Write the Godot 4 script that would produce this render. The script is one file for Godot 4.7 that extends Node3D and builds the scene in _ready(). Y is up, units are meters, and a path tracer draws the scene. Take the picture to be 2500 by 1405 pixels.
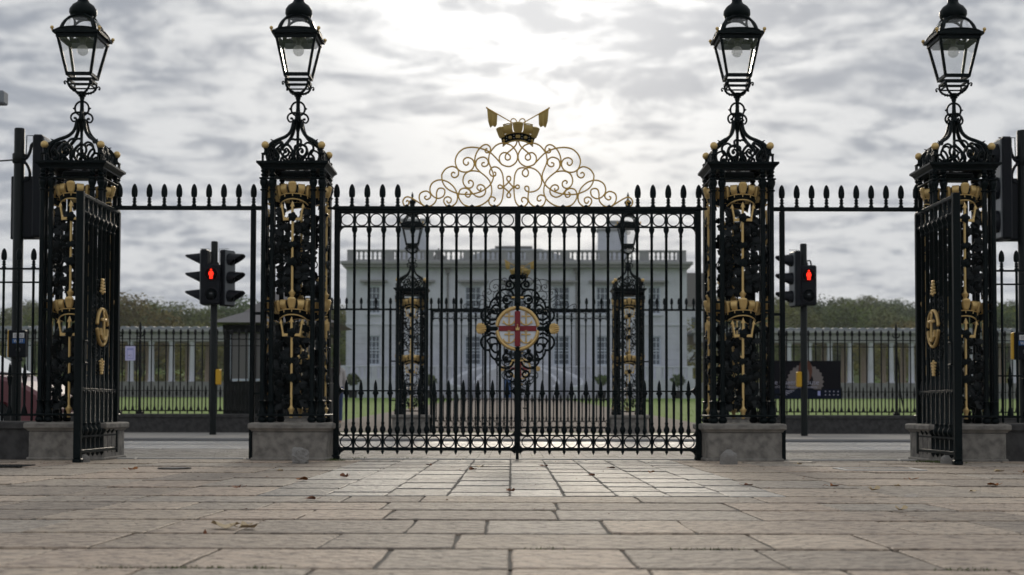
extends Node3D
# Wrought-iron park gates with gilded ornament; a white classical house, colonnades and wooded hill beyond a road.

var M := {}          # materials
var G := {}          # shared meshes
var rng := RandomNumberGenerator.new()

# ------------------------------------------------------------------ mesh builder
class Mb:
	var v := PackedVector3Array()
	var n := PackedVector3Array()
	var c := PackedColorArray()
	var uv := PackedVector2Array()
	var xf := Transform3D()
	var col := Color(1, 1, 1)
	func at(x: float, y: float, z: float) -> Mb:
		xf = Transform3D(Basis(), Vector3(x, y, z)); return self
	func tri(a: Vector3, b: Vector3, d: Vector3, na: Vector3, nb: Vector3, nd: Vector3) -> void:
		a = xf * a; b = xf * b; d = xf * d
		na = (xf.basis * na).normalized(); nb = (xf.basis * nb).normalized(); nd = (xf.basis * nd).normalized()
		var f := (b - a).cross(d - a)
		v.push_back(a); n.push_back(na)
		if f.dot(na + nb + nd) > 0.0:
			v.push_back(d); n.push_back(nd); v.push_back(b); n.push_back(nb)
		else:
			v.push_back(b); n.push_back(nb); v.push_back(d); n.push_back(nd)
		for i in 3: c.push_back(col)
	func flat(a: Vector3, b: Vector3, d: Vector3, out: Vector3) -> void:
		var f := (b - a).cross(d - a).normalized()
		if f.dot(out) < 0.0: f = -f
		tri(a, b, d, f, f, f)
	func quad(a: Vector3, b: Vector3, d: Vector3, e: Vector3, out: Vector3) -> void:
		flat(a, b, d, out); flat(a, d, e, out)
	func box(p: Vector3, s: Vector3, ch := 0.0) -> Mb:
		var h := s * 0.5
		ch = minf(ch, minf(h.x, minf(h.y, h.z)) * 0.9)
		var i := h - Vector3(ch, ch, ch)
		for ax in 3:
			var b := (ax + 1) % 3
			var d := (ax + 2) % 3
			for sg in [-1.0, 1.0]:
				var q := []
				for k in [[-1, -1], [1, -1], [1, 1], [-1, 1]]:
					var w := Vector3()
					w[ax] = h[ax] * sg; w[b] = i[b] * k[0]; w[d] = i[d] * k[1]
					q.append(p + w)
				var o := Vector3(); o[ax] = sg
				quad(q[0], q[1], q[2], q[3], o)
		if ch > 0.0:
			for ax in 3:
				var b := (ax + 1) % 3
				var d := (ax + 2) % 3
				for sb in [-1.0, 1.0]:
					for sd in [-1.0, 1.0]:
						var q := []
						for k in [[-1, 0], [1, 0], [1, 1], [-1, 1]]:
							var w := Vector3()
							w[ax] = i[ax] * k[0]
							w[b] = (h[b] if k[1] == 0 else i[b]) * sb
							w[d] = (i[d] if k[1] == 0 else h[d]) * sd
							q.append(p + w)
						var o := Vector3(); o[b] = sb; o[d] = sd
						quad(q[0], q[1], q[2], q[3], o)
			for sx in [-1.0, 1.0]:
				for sy in [-1.0, 1.0]:
					for sz in [-1.0, 1.0]:
						flat(p + Vector3(h.x * sx, i.y * sy, i.z * sz), p + Vector3(i.x * sx, h.y * sy, i.z * sz), p + Vector3(i.x * sx, i.y * sy, h.z * sz), Vector3(sx, sy, sz))
		return self
	func lathe(prof: Array, seg := 10, ez := 1.0, a0 := 0.0) -> Mb:
		# prof: [radius, y] pairs from bottom to top; sharp profile corners stay sharp
		for i in prof.size() - 1:
			var p: Array = prof[i]
			var q: Array = prof[i + 1]
			var sl := Vector2(q[1] - p[1], p[0] - q[0]).normalized()
			if absf(p[0]) + absf(q[0]) < 1e-6: continue
			var np := sl
			var nq := sl
			if i > 0:
				var o: Array = prof[i - 1]
				var s2 := Vector2(p[1] - o[1], o[0] - p[0]).normalized()
				if s2.dot(sl) > 0.6: np = (sl + s2).normalized()
			if i < prof.size() - 2:
				var o: Array = prof[i + 2]
				var s2 := Vector2(o[1] - q[1], q[0] - o[0]).normalized()
				if s2.dot(sl) > 0.6: nq = (sl + s2).normalized()
			for k in seg:
				var t0 := a0 + TAU * k / seg
				var t1 := a0 + TAU * (k + 1) / seg
				var e0 := Vector3(cos(t0), 0, sin(t0) * ez)
				var e1 := Vector3(cos(t1), 0, sin(t1) * ez)
				var m0 := Vector3(cos(t0), 0, sin(t0) / ez)
				var m1 := Vector3(cos(t1), 0, sin(t1) / ez)
				var a: Vector3 = e0 * p[0] + Vector3(0, p[1], 0)
				var b: Vector3 = e1 * p[0] + Vector3(0, p[1], 0)
				var d: Vector3 = e1 * q[0] + Vector3(0, q[1], 0)
				var e: Vector3 = e0 * q[0] + Vector3(0, q[1], 0)
				var na := m0 * np.x + Vector3(0, np.y, 0)
				var nb := m1 * np.x + Vector3(0, np.y, 0)
				var nd := m1 * nq.x + Vector3(0, nq.y, 0)
				var ne := m0 * nq.x + Vector3(0, nq.y, 0)
				if p[0] > 1e-6: tri(a, b, d, na, nb, nd)
				if q[0] > 1e-6: tri(a, d, e, na, nd, ne)
		return self
	func ball(p: Vector3, r: float, seg := 10, sc := Vector3.ONE) -> Mb:
		var keep := xf
		xf = xf * Transform3D(Basis.from_scale(sc), p)
		var pr := []
		var h := maxi(4, seg / 2)
		for i in h + 1:
			var t := -PI / 2 + PI * i / h
			pr.append([maxf(0.0, cos(t) * r), sin(t) * r])
		lathe(pr, seg)
		xf = keep
		return self
	func tube(pts: Array, r: float, seg := 6, closed := false, r1 := -1.0, flatten := 1.0) -> Mb:
		var m := pts.size()
		if m < 2: return self
		var rows := []
		var side := Vector3()
		for i in m:
			var a: Vector3 = pts[(i - 1 + m) % m] if closed else pts[maxi(i - 1, 0)]
			var b: Vector3 = pts[(i + 1) % m] if closed else pts[mini(i + 1, m - 1)]
			var t := (b - a).normalized()
			if i == 0:
				side = t.cross(Vector3(0, 0, 1))
				if side.length() < 0.2: side = t.cross(Vector3(0, 1, 0))
			side = (side - t * side.dot(t)).normalized()
			var up := t.cross(side)
			var rr := r if r1 < 0.0 else lerpf(r, r1, float(i) / (m - 1))
			var row := []
			for k in seg:
				var an := TAU * (k + 0.5) / seg
				var o := side * cos(an) + up * sin(an) * flatten
				row.append([pts[i] + o * rr, side * cos(an) + up * sin(an)])
			rows.append(row)
		for i in (m if closed else m - 1):
			var p: Array = rows[i]
			var q: Array = rows[(i + 1) % m]
			for k in seg:
				var l := (k + 1) % seg
				tri(p[k][0], p[l][0], q[l][0], p[k][1], p[l][1], q[l][1])
				tri(p[k][0], q[l][0], q[k][0], p[k][1], q[l][1], q[k][1])
		if not closed:
			for e in [[rows[0], pts[0], pts[0] - pts[1]], [rows[m - 1], pts[m - 1], pts[m - 1] - pts[m - 2]]]:
				for k in seg: flat(e[0][k][0], e[0][(k + 1) % seg][0], e[1], e[2])
		return self
	func prism(poly: Array, z0: float, z1: float, bev := 0.0) -> Mb:
		# an outline in the xy plane with thickness; bev slopes its front edge
		var pp := PackedVector2Array()
		for p in poly: pp.push_back(Vector2(p[0], p[1]) if p is Array else p)
		if Geometry2D.is_polygon_clockwise(pp): pp.reverse()
		var inner := pp
		var m := pp.size()
		if bev > 0.0:
			inner = PackedVector2Array()
			for i in m:
				var a := (pp[i] - pp[(i - 1 + m) % m]).normalized()
				var b := (pp[(i + 1) % m] - pp[i]).normalized()
				var nn := Vector2(-a.y, a.x) + Vector2(-b.y, b.x)
				inner.push_back(pp[i] + nn.normalized() * bev)
		var ix := Geometry2D.triangulate_polygon(pp)
		var zf := z1 - bev
		for i in range(0, ix.size(), 3):
			var a := inner[ix[i]]; var b := inner[ix[i + 1]]; var d := inner[ix[i + 2]]
			flat(Vector3(a.x, a.y, z1), Vector3(b.x, b.y, z1), Vector3(d.x, d.y, z1), Vector3(0, 0, 1))
			a = pp[ix[i]]; b = pp[ix[i + 1]]; d = pp[ix[i + 2]]
			flat(Vector3(a.x, a.y, z0), Vector3(b.x, b.y, z0), Vector3(d.x, d.y, z0), Vector3(0, 0, -1))
		for i in m:
			var j := (i + 1) % m
			var e := pp[j] - pp[i]
			var o := Vector3(e.y, -e.x, 0)
			quad(Vector3(pp[i].x, pp[i].y, z0), Vector3(pp[j].x, pp[j].y, z0), Vector3(pp[j].x, pp[j].y, zf), Vector3(pp[i].x, pp[i].y, zf), o)
			if bev > 0.0: quad(Vector3(pp[i].x, pp[i].y, zf), Vector3(pp[j].x, pp[j].y, zf), Vector3(inner[j].x, inner[j].y, z1), Vector3(inner[i].x, inner[i].y, z1), o + Vector3(0, 0, e.length()))
		return self
	func done() -> ArrayMesh:
		var a := []
		a.resize(Mesh.ARRAY_MAX)
		a[Mesh.ARRAY_VERTEX] = v; a[Mesh.ARRAY_NORMAL] = n; a[Mesh.ARRAY_COLOR] = c
		if uv.size() == v.size(): a[Mesh.ARRAY_TEX_UV] = uv
		var m := ArrayMesh.new()
		m.add_surface_from_arrays(Mesh.PRIMITIVE_TRIANGLES, a)
		return m

# ------------------------------------------------------------------ scene helpers
func put(called: String, mesh: Mesh, m: Material, parent: Node3D = self, at := Transform3D()) -> MeshInstance3D:
	var o := MeshInstance3D.new()
	o.name = called; o.mesh = mesh; o.material_override = m; o.transform = at
	parent.add_child(o, true)
	return o

func at(x: float, y: float, z: float, turn := 0.0) -> Transform3D:
	return Transform3D(Basis(Vector3.UP, turn), Vector3(x, y, z))

func tag(o: Node3D, label: String, category := "", group := "", kind := "") -> Node3D:
	if label: o.set_meta("label", label)
	if category: o.set_meta("category", category)
	if group: o.set_meta("group", group)
	if kind: o.set_meta("kind", kind)
	return o

func thing(called: String, pos: Vector3, label: String, category: String, group := "", turn := 0.0) -> Node3D:
	var o := Node3D.new()
	o.name = called; o.position = pos; o.rotation.y = turn
	add_child(o, true)
	tag(o, label, category, group)
	return o

func again(o: Node3D, pos: Vector3, label: String, turn := 0.0) -> Node3D:
	var d: Node3D = o.duplicate()
	d.name = o.name
	add_child(d, true)
	d.position = pos; d.rotation.y = turn
	d.set_meta("label", label)
	return d

func spline(p: Array, step := 6, close := false) -> Array:
	# Catmull-Rom through 2D or 3D points
	var out := []
	var m := p.size()
	for i in (m if close else m - 1):
		var a = p[(i - 1 + m) % m] if close or i > 0 else p[0]
		var b = p[i]
		var c = p[(i + 1) % m]
		var d = p[(i + 2) % m] if close or i < m - 2 else p[m - 1]
		for k in step:
			var t := float(k) / step
			out.append(0.5 * ((2.0 * b) + (c - a) * t + (2.0 * a - 5.0 * b + 4.0 * c - d) * t * t + (3.0 * b - a - 3.0 * c + d) * t * t * t))
	if not close: out.append(p[m - 1])
	return out

func noise(f: float, oct := 4, s := 1, kind := FastNoiseLite.TYPE_SIMPLEX_SMOOTH) -> FastNoiseLite:
	var q := FastNoiseLite.new()
	q.noise_type = kind; q.frequency = f; q.fractal_octaves = oct; q.seed = s
	return q

func ramp(cs: Array) -> Gradient:
	# [offset, linear colour] pairs
	var g := Gradient.new()
	var o := PackedFloat32Array()
	var k := PackedColorArray()
	for e in cs:
		o.push_back(e[0]); k.push_back(e[1].linear_to_srgb())
	g.offsets = o; g.colors = k
	return g

func tex(nz: FastNoiseLite, g: Gradient = null, size := 512) -> NoiseTexture2D:
	var t := NoiseTexture2D.new()
	t.width = size; t.height = size; t.seamless = true; t.noise = nz
	if g: t.color_ramp = g
	return t

func mat(c: Color, rough := 0.7, metal := 0.0, spec := 0.5) -> StandardMaterial3D:
	var m := StandardMaterial3D.new()
	m.albedo_color = c.linear_to_srgb(); m.roughness = rough; m.metallic = metal; m.metallic_specular = spec
	return m

func worn(m: StandardMaterial3D, t: Texture2D, sc: Vector3, bump: Texture2D = null, depth := 0.3, off := Vector3()) -> StandardMaterial3D:
	# a tone texture, and relief, laid on in world space
	m.albedo_texture = t
	m.uv1_triplanar = true; m.uv1_world_triplanar = true; m.uv1_scale = sc; m.uv1_offset = off
	if bump:
		m.heightmap_enabled = true; m.heightmap_texture = bump; m.heightmap_scale = depth
	return m

func L(v: float, warm := 0.0) -> Color:
	return Color(v * (1.0 + warm), v, v * (1.0 - warm))

# ------------------------------------------------------------------ sky: broken cloud lit from behind, computed per direction
var nz_big: FastNoiseLite
var nz_mid: FastNoiseLite
var nz_rip: FastNoiseLite
var nz_puff: FastNoiseLite
var nz_warp: FastNoiseLite

func sky_at(azim: float, el: float) -> Color:
	var t := tan(maxf(el, 0.0))
	var d := 1.0 / (t + 0.12)
	var p := Vector2(sin(azim), cos(azim)) * d
	var w := Vector2(nz_warp.get_noise_2d(p.x, p.y), nz_warp.get_noise_2d(p.x + 31.0, p.y))
	var q := p + w * 0.10
	var a := nz_mid.get_noise_2d(q.x * 0.95, q.y * 1.05)
	var b := nz_big.get_noise_2d(p.x, p.y)
	var g := nz_rip.get_noise_2d(q.x * 0.9 + w.y * 0.1, q.y * 1.2)
	var puff := nz_puff.get_noise_2d(q.x + w.y * 0.05, q.y * 0.95 + w.x * 0.05)
	var k := smoothstep(-0.50, 0.46, a * 0.80 + b * 0.55 + g * 0.30 - (puff + 0.55) * 0.62)
	# the cloud sheet is brightest round the veiled sun
	var dx := wrapf(azim - 0.030, -PI, PI) * cos(el)
	var dy := el - 0.285
	var glow := exp(-(dx * dx / 0.0200 + dy * dy / 0.0058))
	var wide := exp(-(dx * dx / 0.060 + dy * dy / 0.035))
	var low := exp(-pow(el - 0.12, 2.0) / 0.010) * exp(-dx * dx / 0.012)
	var dark := Color(0.345, 0.375, 0.428).lerp(Color(0.52, 0.525, 0.545), wide)
	var pale := Color(0.72, 0.735, 0.75).lerp(Color(0.90, 0.89, 0.87), wide)
	var c := dark.lerp(pale, k)
	c = c.lerp(Color(0.60, 0.605, 0.62), exp(-el / 0.05) * 0.55)
	c += Color(0.68, 0.67, 0.64) * (glow * (0.45 + 0.55 * k))
	c += Color(0.23, 0.205, 0.165) * low
	return c

func build_sky() -> ImageTexture:
	nz_big = noise(0.5, 3, 7); nz_mid = noise(4.2, 6, 21); nz_mid.fractal_gain = 0.6; nz_rip = noise(12.0, 4, 77)
	nz_puff = noise(6.5, 2, 3, FastNoiseLite.TYPE_CELLULAR)
	nz_puff.cellular_return_type = FastNoiseLite.RETURN_DISTANCE; nz_puff.cellular_jitter = 0.95; nz_warp = noise(1.3, 3, 5)
	var wide := 1024
	var im := Image.create(wide, wide / 2, false, Image.FORMAT_RGBF)
	im.fill(Color(0.20, 0.19, 0.18))
	for y in wide / 4 + 1:
		var el := PI / 2 - PI * (y + 0.5) / (wide / 2)
		for x in wide:
			im.set_pixel(x, y, sky_at(wrapf((x + 0.5) / wide * TAU, -PI, PI), el))
	var big := 4096
	im.resize(big, big / 2, Image.INTERPOLATE_BILINEAR)
	for y in range(big / 4 - 330, big / 4):
		var el := PI / 2 - PI * (y + 0.5) / (big / 2)
		for x in range(-330, 330):
			im.set_pixel((x + big) % big, y, sky_at((x + 0.5) / big * TAU, el))
	return ImageTexture.create_from_image(im)

func _ready() -> void:
	rng.seed = 11
	# camera
	var cam := Camera3D.new()
	cam.name = "camera"
	cam.position = Vector3(-0.05, 0.4526, CZ)
	cam.rotation = Vector3(deg_to_rad(2.0), 0.0, deg_to_rad(0.12))
	cam.keep_aspect = Camera3D.KEEP_HEIGHT
	cam.projection = Camera3D.PROJECTION_FRUSTUM      # a rising-front lens: verticals stay nearly upright
	cam.near = 0.05
	cam.size = 0.05 * 2.0 * 702.5 / 3400.0
	cam.frustum_offset = Vector2(0.0, 0.05 * 181.0 / 3400.0)
	cam.far = 2500.0
	var lens := CameraAttributesPhysical.new()
	lens.frustum_focal_length = 50.0
	lens.frustum_focus_distance = 8.6
	lens.exposure_aperture = 4.0
	cam.attributes = lens
	add_child(cam)
	# sky and air
	var we := WorldEnvironment.new()
	we.name = "world"
	var e := Environment.new()
	e.background_mode = Environment.BG_SKY
	var sky := Sky.new()
	var pano := PanoramaSkyMaterial.new()
	pano.panorama = build_sky()
	sky.sky_material = pano
	e.sky = sky
	e.background_energy_multiplier = 1.0
	e.tonemap_mode = Environment.TONE_MAPPER_LINEAR
	e.tonemap_exposure = 1.0
	e.fog_enabled = true; e.fog_density = 0.00035; e.fog_light_color = Color(0.84, 0.85, 0.87)
	e.sdfgi_enabled = true; e.ssao_enabled = true; e.ssil_enabled = true
	we.environment = e
	add_child(we)
	# sun behind thin cloud, ahead of the camera
	var sun := DirectionalLight3D.new()
	sun.name = "sun"
	sun.light_energy = 0.35
	sun.light_angular_distance = 12.0
	sun.light_color = Color(1.0, 0.95, 0.87)
	sun.shadow_enabled = true
	sun.rotation = Vector3(deg_to_rad(-17.0), deg_to_rad(180.0 - 1.5), 0.0)
	add_child(sun)
	materials()
	shapes()
	grounds()
	flagstones()
	mansion()
	colonnades()
	woods()
	kiosk()
	piers()
	gates()
	railings()
	signals()
	people_and_car()
	litter()

func materials() -> void:
	var cloudy := tex(noise(0.008, 5, 3), ramp([[0.0, L(0.78)], [0.5, L(0.93)], [1.0, L(1.0)]]))
	var grain := tex(noise(0.06, 4, 9), ramp([[0.0, L(0.6)], [1.0, L(1.0)]]))
	var bump := tex(noise(0.02, 5, 4))
	var fine := tex(noise(0.08, 4, 5))
	var streaks := tex(noise(0.012, 5, 15), ramp([[0.0, Color(0.45, 0.43, 0.41)], [0.30, Color(0.68, 0.65, 0.62)], [0.45, Color(0.86, 0.82, 0.77)], [0.58, Color(0.97, 0.91, 0.84)], [0.72, Color(1.0, 0.97, 0.90)], [0.85, Color(0.78, 0.78, 0.76)], [1.0, Color(0.62, 0.62, 0.60)]]), 1024)
	var blots := tex(noise(0.009, 5, 33), ramp([[0.0, Color(0.25, 0.24, 0.23)], [0.38, Color(0.55, 0.52, 0.48)], [0.55, Color(0.85, 0.81, 0.74)], [1.0, Color(1.0, 0.97, 0.92)]]), 1024)
	var rough := tex(noise(0.018, 6, 14), null, 1024)
	var soot := tex(noise(0.011, 5, 44), ramp([[0.0, Color(0.42, 0.41, 0.40)], [0.45, Color(0.72, 0.70, 0.67)], [0.62, Color(0.86, 0.84, 0.80)], [1.0, Color(1.0, 0.98, 0.94)]]), 1024)
	M.iron_leaf = mat(Color(0.0026, 0.0052, 0.0062), 0.28, 0.0, 0.28)
	M.iron = worn(mat(Color(0.0030, 0.0078, 0.0092), 0.42, 0.0, 0.23), grain, Vector3.ONE * 2.2, fine, 0.04)
	M.iron_far = mat(Color(0.006, 0.007, 0.007), 0.5, 0.0, 0.3)
	M.pole = mat(Color(0.006, 0.009, 0.009), 0.45, 0.0, 0.3)
	M.plastic = mat(Color(0.004, 0.006, 0.010), 0.5, 0.0, 0.3)
	M.gold = worn(mat(Color(0.88, 0.62, 0.26), 0.45, 0.55), grain, Vector3.ONE * 6.0, fine, 0.12)
	M.gilt_wire = mat(Color(0.60, 0.38, 0.10), 0.4, 0.55)
	M.wood_gold = worn(mat(Color(0.58, 0.42, 0.14), 0.5, 0.35), grain, Vector3(30, 6, 30), fine, 0.15)
	M.silver = mat(L(0.4), 0.6, 0.4)
	M.red = mat(Color(0.20, 0.006, 0.014), 0.5)
	M.enamel = mat(Color(0.68, 0.73, 0.80), 0.5)
	M.plinth = worn(mat(Color(0.25, 0.24, 0.225), 0.85), soot, Vector3.ONE * 0.8, bump, 0.6)
	M.rough_stone = worn(mat(Color(0.36, 0.345, 0.325), 0.95), grain, Vector3.ONE * 3.0, fine, 1.4)
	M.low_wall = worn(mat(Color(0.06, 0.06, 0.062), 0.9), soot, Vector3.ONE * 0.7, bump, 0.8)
	M.bed = worn(mat(Color(0.13, 0.115, 0.098), 0.95), grain, Vector3.ONE * 1.7, fine, 0.8)
	var crack := noise(0.010, 4, 71)
	crack.fractal_type = FastNoiseLite.FRACTAL_RIDGED
	var marks := tex(crack, ramp([[0.0, Color(0.06, 0.05, 0.045, 0.0)], [0.70, Color(0.06, 0.05, 0.045, 0.0)], [0.84, Color(0.055, 0.048, 0.042, 0.5)], [1.0, Color(0.05, 0.045, 0.04, 0.8)]]), 1024)
	M.mortar = worn(mat(Color(0.24, 0.22, 0.19), 0.95), grain, Vector3.ONE * 2.5, fine, 1.0)
	M.flags = []
	for k in [[0.42, 0.38, 0.335], [0.35, 0.315, 0.28], [0.47, 0.42, 0.37], [0.37, 0.345, 0.315], [0.40, 0.355, 0.315], [0.31, 0.285, 0.26], [0.44, 0.385, 0.34], [0.385, 0.365, 0.34]]:
		var i: int = M.flags.size()
		M.flags.append(worn(mat(Color(k[0] * 1.14, k[1] * 1.085, k[2] * 1.03), 0.68, 0.0, 0.40), streaks, Vector3(0.75, 0.75, 0.95), rough, 1.2, Vector3(i * 0.37, 0.0, i * 0.53)))
		M.flags[i].detail_enabled = true; M.flags[i].detail_albedo = marks; M.flags[i].detail_blend_mode = BaseMaterial3D.BLEND_MODE_MIX
	M.setts = []
	for k in [0.46, 0.34, 0.52, 0.27, 0.41]:
		var i: int = M.setts.size()
		M.setts.append(worn(mat(Color(k * 0.94, k * 0.91, k * 0.87), 0.56, 0.0, 0.38), streaks, Vector3(0.8, 0.8, 0.8), rough, 1.2, Vector3(i * 0.41, 0.0, i * 0.29)))
	M.pavers = worn(mat(Color(0.33, 0.305, 0.275), 0.65), grain, Vector3.ONE * 1.3, fine, 0.6)
	M.pavers.vertex_color_use_as_albedo = true
	M.kerb = worn(mat(Color(0.42, 0.41, 0.39), 0.7), grain, Vector3.ONE * 1.5)
	M.tarmac = worn(mat(Color(0.21, 0.215, 0.225), 0.38, 0.0, 0.6), grain, Vector3.ONE * 3.0, fine, 0.9)
	M.paint = worn(mat(Color(0.55, 0.55, 0.53), 0.6), grain, Vector3.ONE * 2.5)
	M.yellow_paint = mat(Color(0.55, 0.40, 0.06), 0.6)
	M.far_pave = worn(mat(Color(0.25, 0.235, 0.215), 0.6), grain, Vector3.ONE * 0.8, fine, 0.4)
	M.gravel = worn(mat(Color(0.30, 0.245, 0.205), 0.95), grain, Vector3.ONE * 0.9, fine, 1.0)
	M.lawn = worn(mat(Color(0.150, 0.235, 0.030), 0.95), tex(noise(0.012, 5, 61), ramp([[0.0, Color(0.62, 0.70, 0.5)], [0.5, Color(0.95, 0.95, 0.8)], [1.0, Color(1.0, 0.95, 0.9)]])), Vector3(0.2, 0.2, 0.12), fine, 2.0)
	M.blade = mat(Color(0.13, 0.21, 0.028), 0.8)
	M.blade.backlight_enabled = true; M.blade.backlight = Color(0.35, 0.4, 0.2)
	M.moss = mat(Color(0.06, 0.09, 0.015), 0.95)
	M.stucco = worn(mat(Color(0.56, 0.585, 0.655), 0.85), cloudy, Vector3.ONE * 0.12)
	M.ashlar = worn(mat(Color(0.52, 0.54, 0.605), 0.85), cloudy, Vector3.ONE * 0.15)
	M.grey_stone = worn(mat(Color(0.31, 0.315, 0.32), 0.9), cloudy, Vector3.ONE * 0.4)
	M.dark_stone = worn(mat(Color(0.20, 0.20, 0.20), 0.9), cloudy, Vector3.ONE * 0.3)
	M.tan_stone = worn(mat(Color(0.46, 0.37, 0.28), 0.9), cloudy, Vector3.ONE * 0.3)
	M.lead = mat(Color(0.24, 0.26, 0.29), 0.6)
	M.slate = worn(mat(Color(0.19, 0.18, 0.18), 0.6), grain, Vector3.ONE * 1.5)
	M.pane_dark = mat(Color(0.085, 0.105, 0.135), 0.15, 0.0, 0.5)
	M.white_wood = mat(Color(0.52, 0.58, 0.66), 0.5)
	M.dark_wood = mat(Color(0.005, 0.006, 0.007), 0.6, 0.0, 0.3)
	M.blind = mat(Color(0.15, 0.145, 0.145), 0.4)
	M.pane = mat(Color(0.8, 0.85, 0.85), 0.06)
	M.pane.transparency = BaseMaterial3D.TRANSPARENCY_ALPHA
	M.pane.albedo_color.a = 0.04
	M.frost = mat(Color(0.82, 0.82, 0.80), 0.45)
	M.frost.transparency = BaseMaterial3D.TRANSPARENCY_ALPHA
	M.frost.albedo_color.a = 0.09
	M.bulb = mat(Color(0.75, 0.75, 0.74), 0.3)
	M.bulb.transparency = BaseMaterial3D.TRANSPARENCY_ALPHA
	M.bulb.albedo_color.a = 0.40
	M.led = mat(Color(0.9, 0.04, 0.01), 0.5)
	M.led.emission_enabled = true; M.led.emission = Color(1.0, 0.16, 0.07); M.led.emission_energy_multiplier = 1.5
	M.lens = mat(Color(0.008, 0.012, 0.014), 0.2)
	M.grey_lens = mat(Color(0.10, 0.11, 0.12), 0.3)
	M.yellow = mat(Color(0.60, 0.34, 0.01), 0.5)
	M.blue = mat(Color(0.02, 0.10, 0.30), 0.45)
	M.white = mat(L(0.7), 0.5)
	M.paper = mat(Color(0.56, 0.55, 0.80), 0.6)
	M.paper_blue = mat(Color(0.32, 0.34, 0.62), 0.6)
	M.ink = mat(Color(0.10, 0.10, 0.14), 0.6)
	M.banner = mat(Color(0.006, 0.006, 0.009), 0.7, 0.0, 0.25)
	M.banner_band = mat(Color(0.005, 0.009, 0.022), 0.7, 0.0, 0.25)
	M.banner_text = mat(Color(0.36, 0.36, 0.44), 0.6)
	M.ruff = worn(mat(Color(0.22, 0.19, 0.18), 0.7), grain, Vector3.ONE * 6.0)
	M.russet = mat(Color(0.10, 0.032, 0.016), 0.7)
	M.car_red = mat(Color(0.11, 0.004, 0.012), 0.3)
	M.car_red.clearcoat_enabled = true
	M.car_glass = mat(Color(0.03, 0.035, 0.04), 0.05, 0.0, 0.8)
	M.tyre = mat(L(0.012), 0.8)
	M.skin = mat(Color(0.50, 0.30, 0.22), 0.6)
	M.hair = mat(Color(0.07, 0.030, 0.018), 0.5)
	M.jumper = mat(Color(0.50, 0.48, 0.48), 0.85)
	M.denim = worn(mat(Color(0.045, 0.075, 0.20), 0.85), grain, Vector3.ONE * 5.0)
	M.bark = worn(mat(Color(0.07, 0.055, 0.042), 0.95), grain, Vector3.ONE * 1.0)
	M.crowns = []
	for k in [[0.115, 0.155, 0.030], [0.080, 0.125, 0.032], [0.185, 0.175, 0.032], [0.165, 0.135, 0.040], [0.135, 0.140, 0.042], [0.20, 0.25, 0.035]]:
		var m := mat(Color(k[0], k[1], k[2]), 0.8)
		m.vertex_color_use_as_albedo = true
		m.backlight_enabled = true; m.backlight = Color(0.45, 0.45, 0.3)
		M.crowns.append(m)
	M.leaf_brown = mat(Color(0.17, 0.060, 0.022), 0.7)
	M.leaf_rust = mat(Color(0.26, 0.095, 0.02), 0.7)
	M.leaf_pale = mat(Color(0.50, 0.39, 0.24), 0.75)
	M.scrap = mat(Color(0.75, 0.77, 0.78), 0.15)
	M.pink = mat(Color(0.45, 0.10, 0.13), 0.6)

# ------------------------------------------------------------------ ground, road, pavements
const CZ := 12.757     # the camera's z; the gates stand at z = 0
const K := 1.2409

func zd(d: float) -> float:
	return (10.28 - d) * K

func land(x: float, z: float) -> float:
	var d := 10.28 - z / K
	if d < 21.2: return -0.35
	var h := 0.03 + 0.0181 * (d - 21.0)
	var up := maxf(0.0, d - 125.0)
	var side := 1.0 + 0.12 * sin(x * 0.013 + 1.0) + 0.10 * sin(x * 0.031)
	h += 26.0 * (1.0 - exp(-up * up / 42000.0)) * side * smoothstep(0.0, 60.0, up)
	if up > 0.0: h -= up * 0.0181
	return h

func strip(mb: Mb, x0: float, x1: float, z0: float, z1: float, y0: float, y1: float) -> void:
	mb.quad(Vector3(x0, y0, z0), Vector3(x1, y0, z0), Vector3(x1, y1, z1), Vector3(x0, y1, z1), Vector3.UP)

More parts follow.
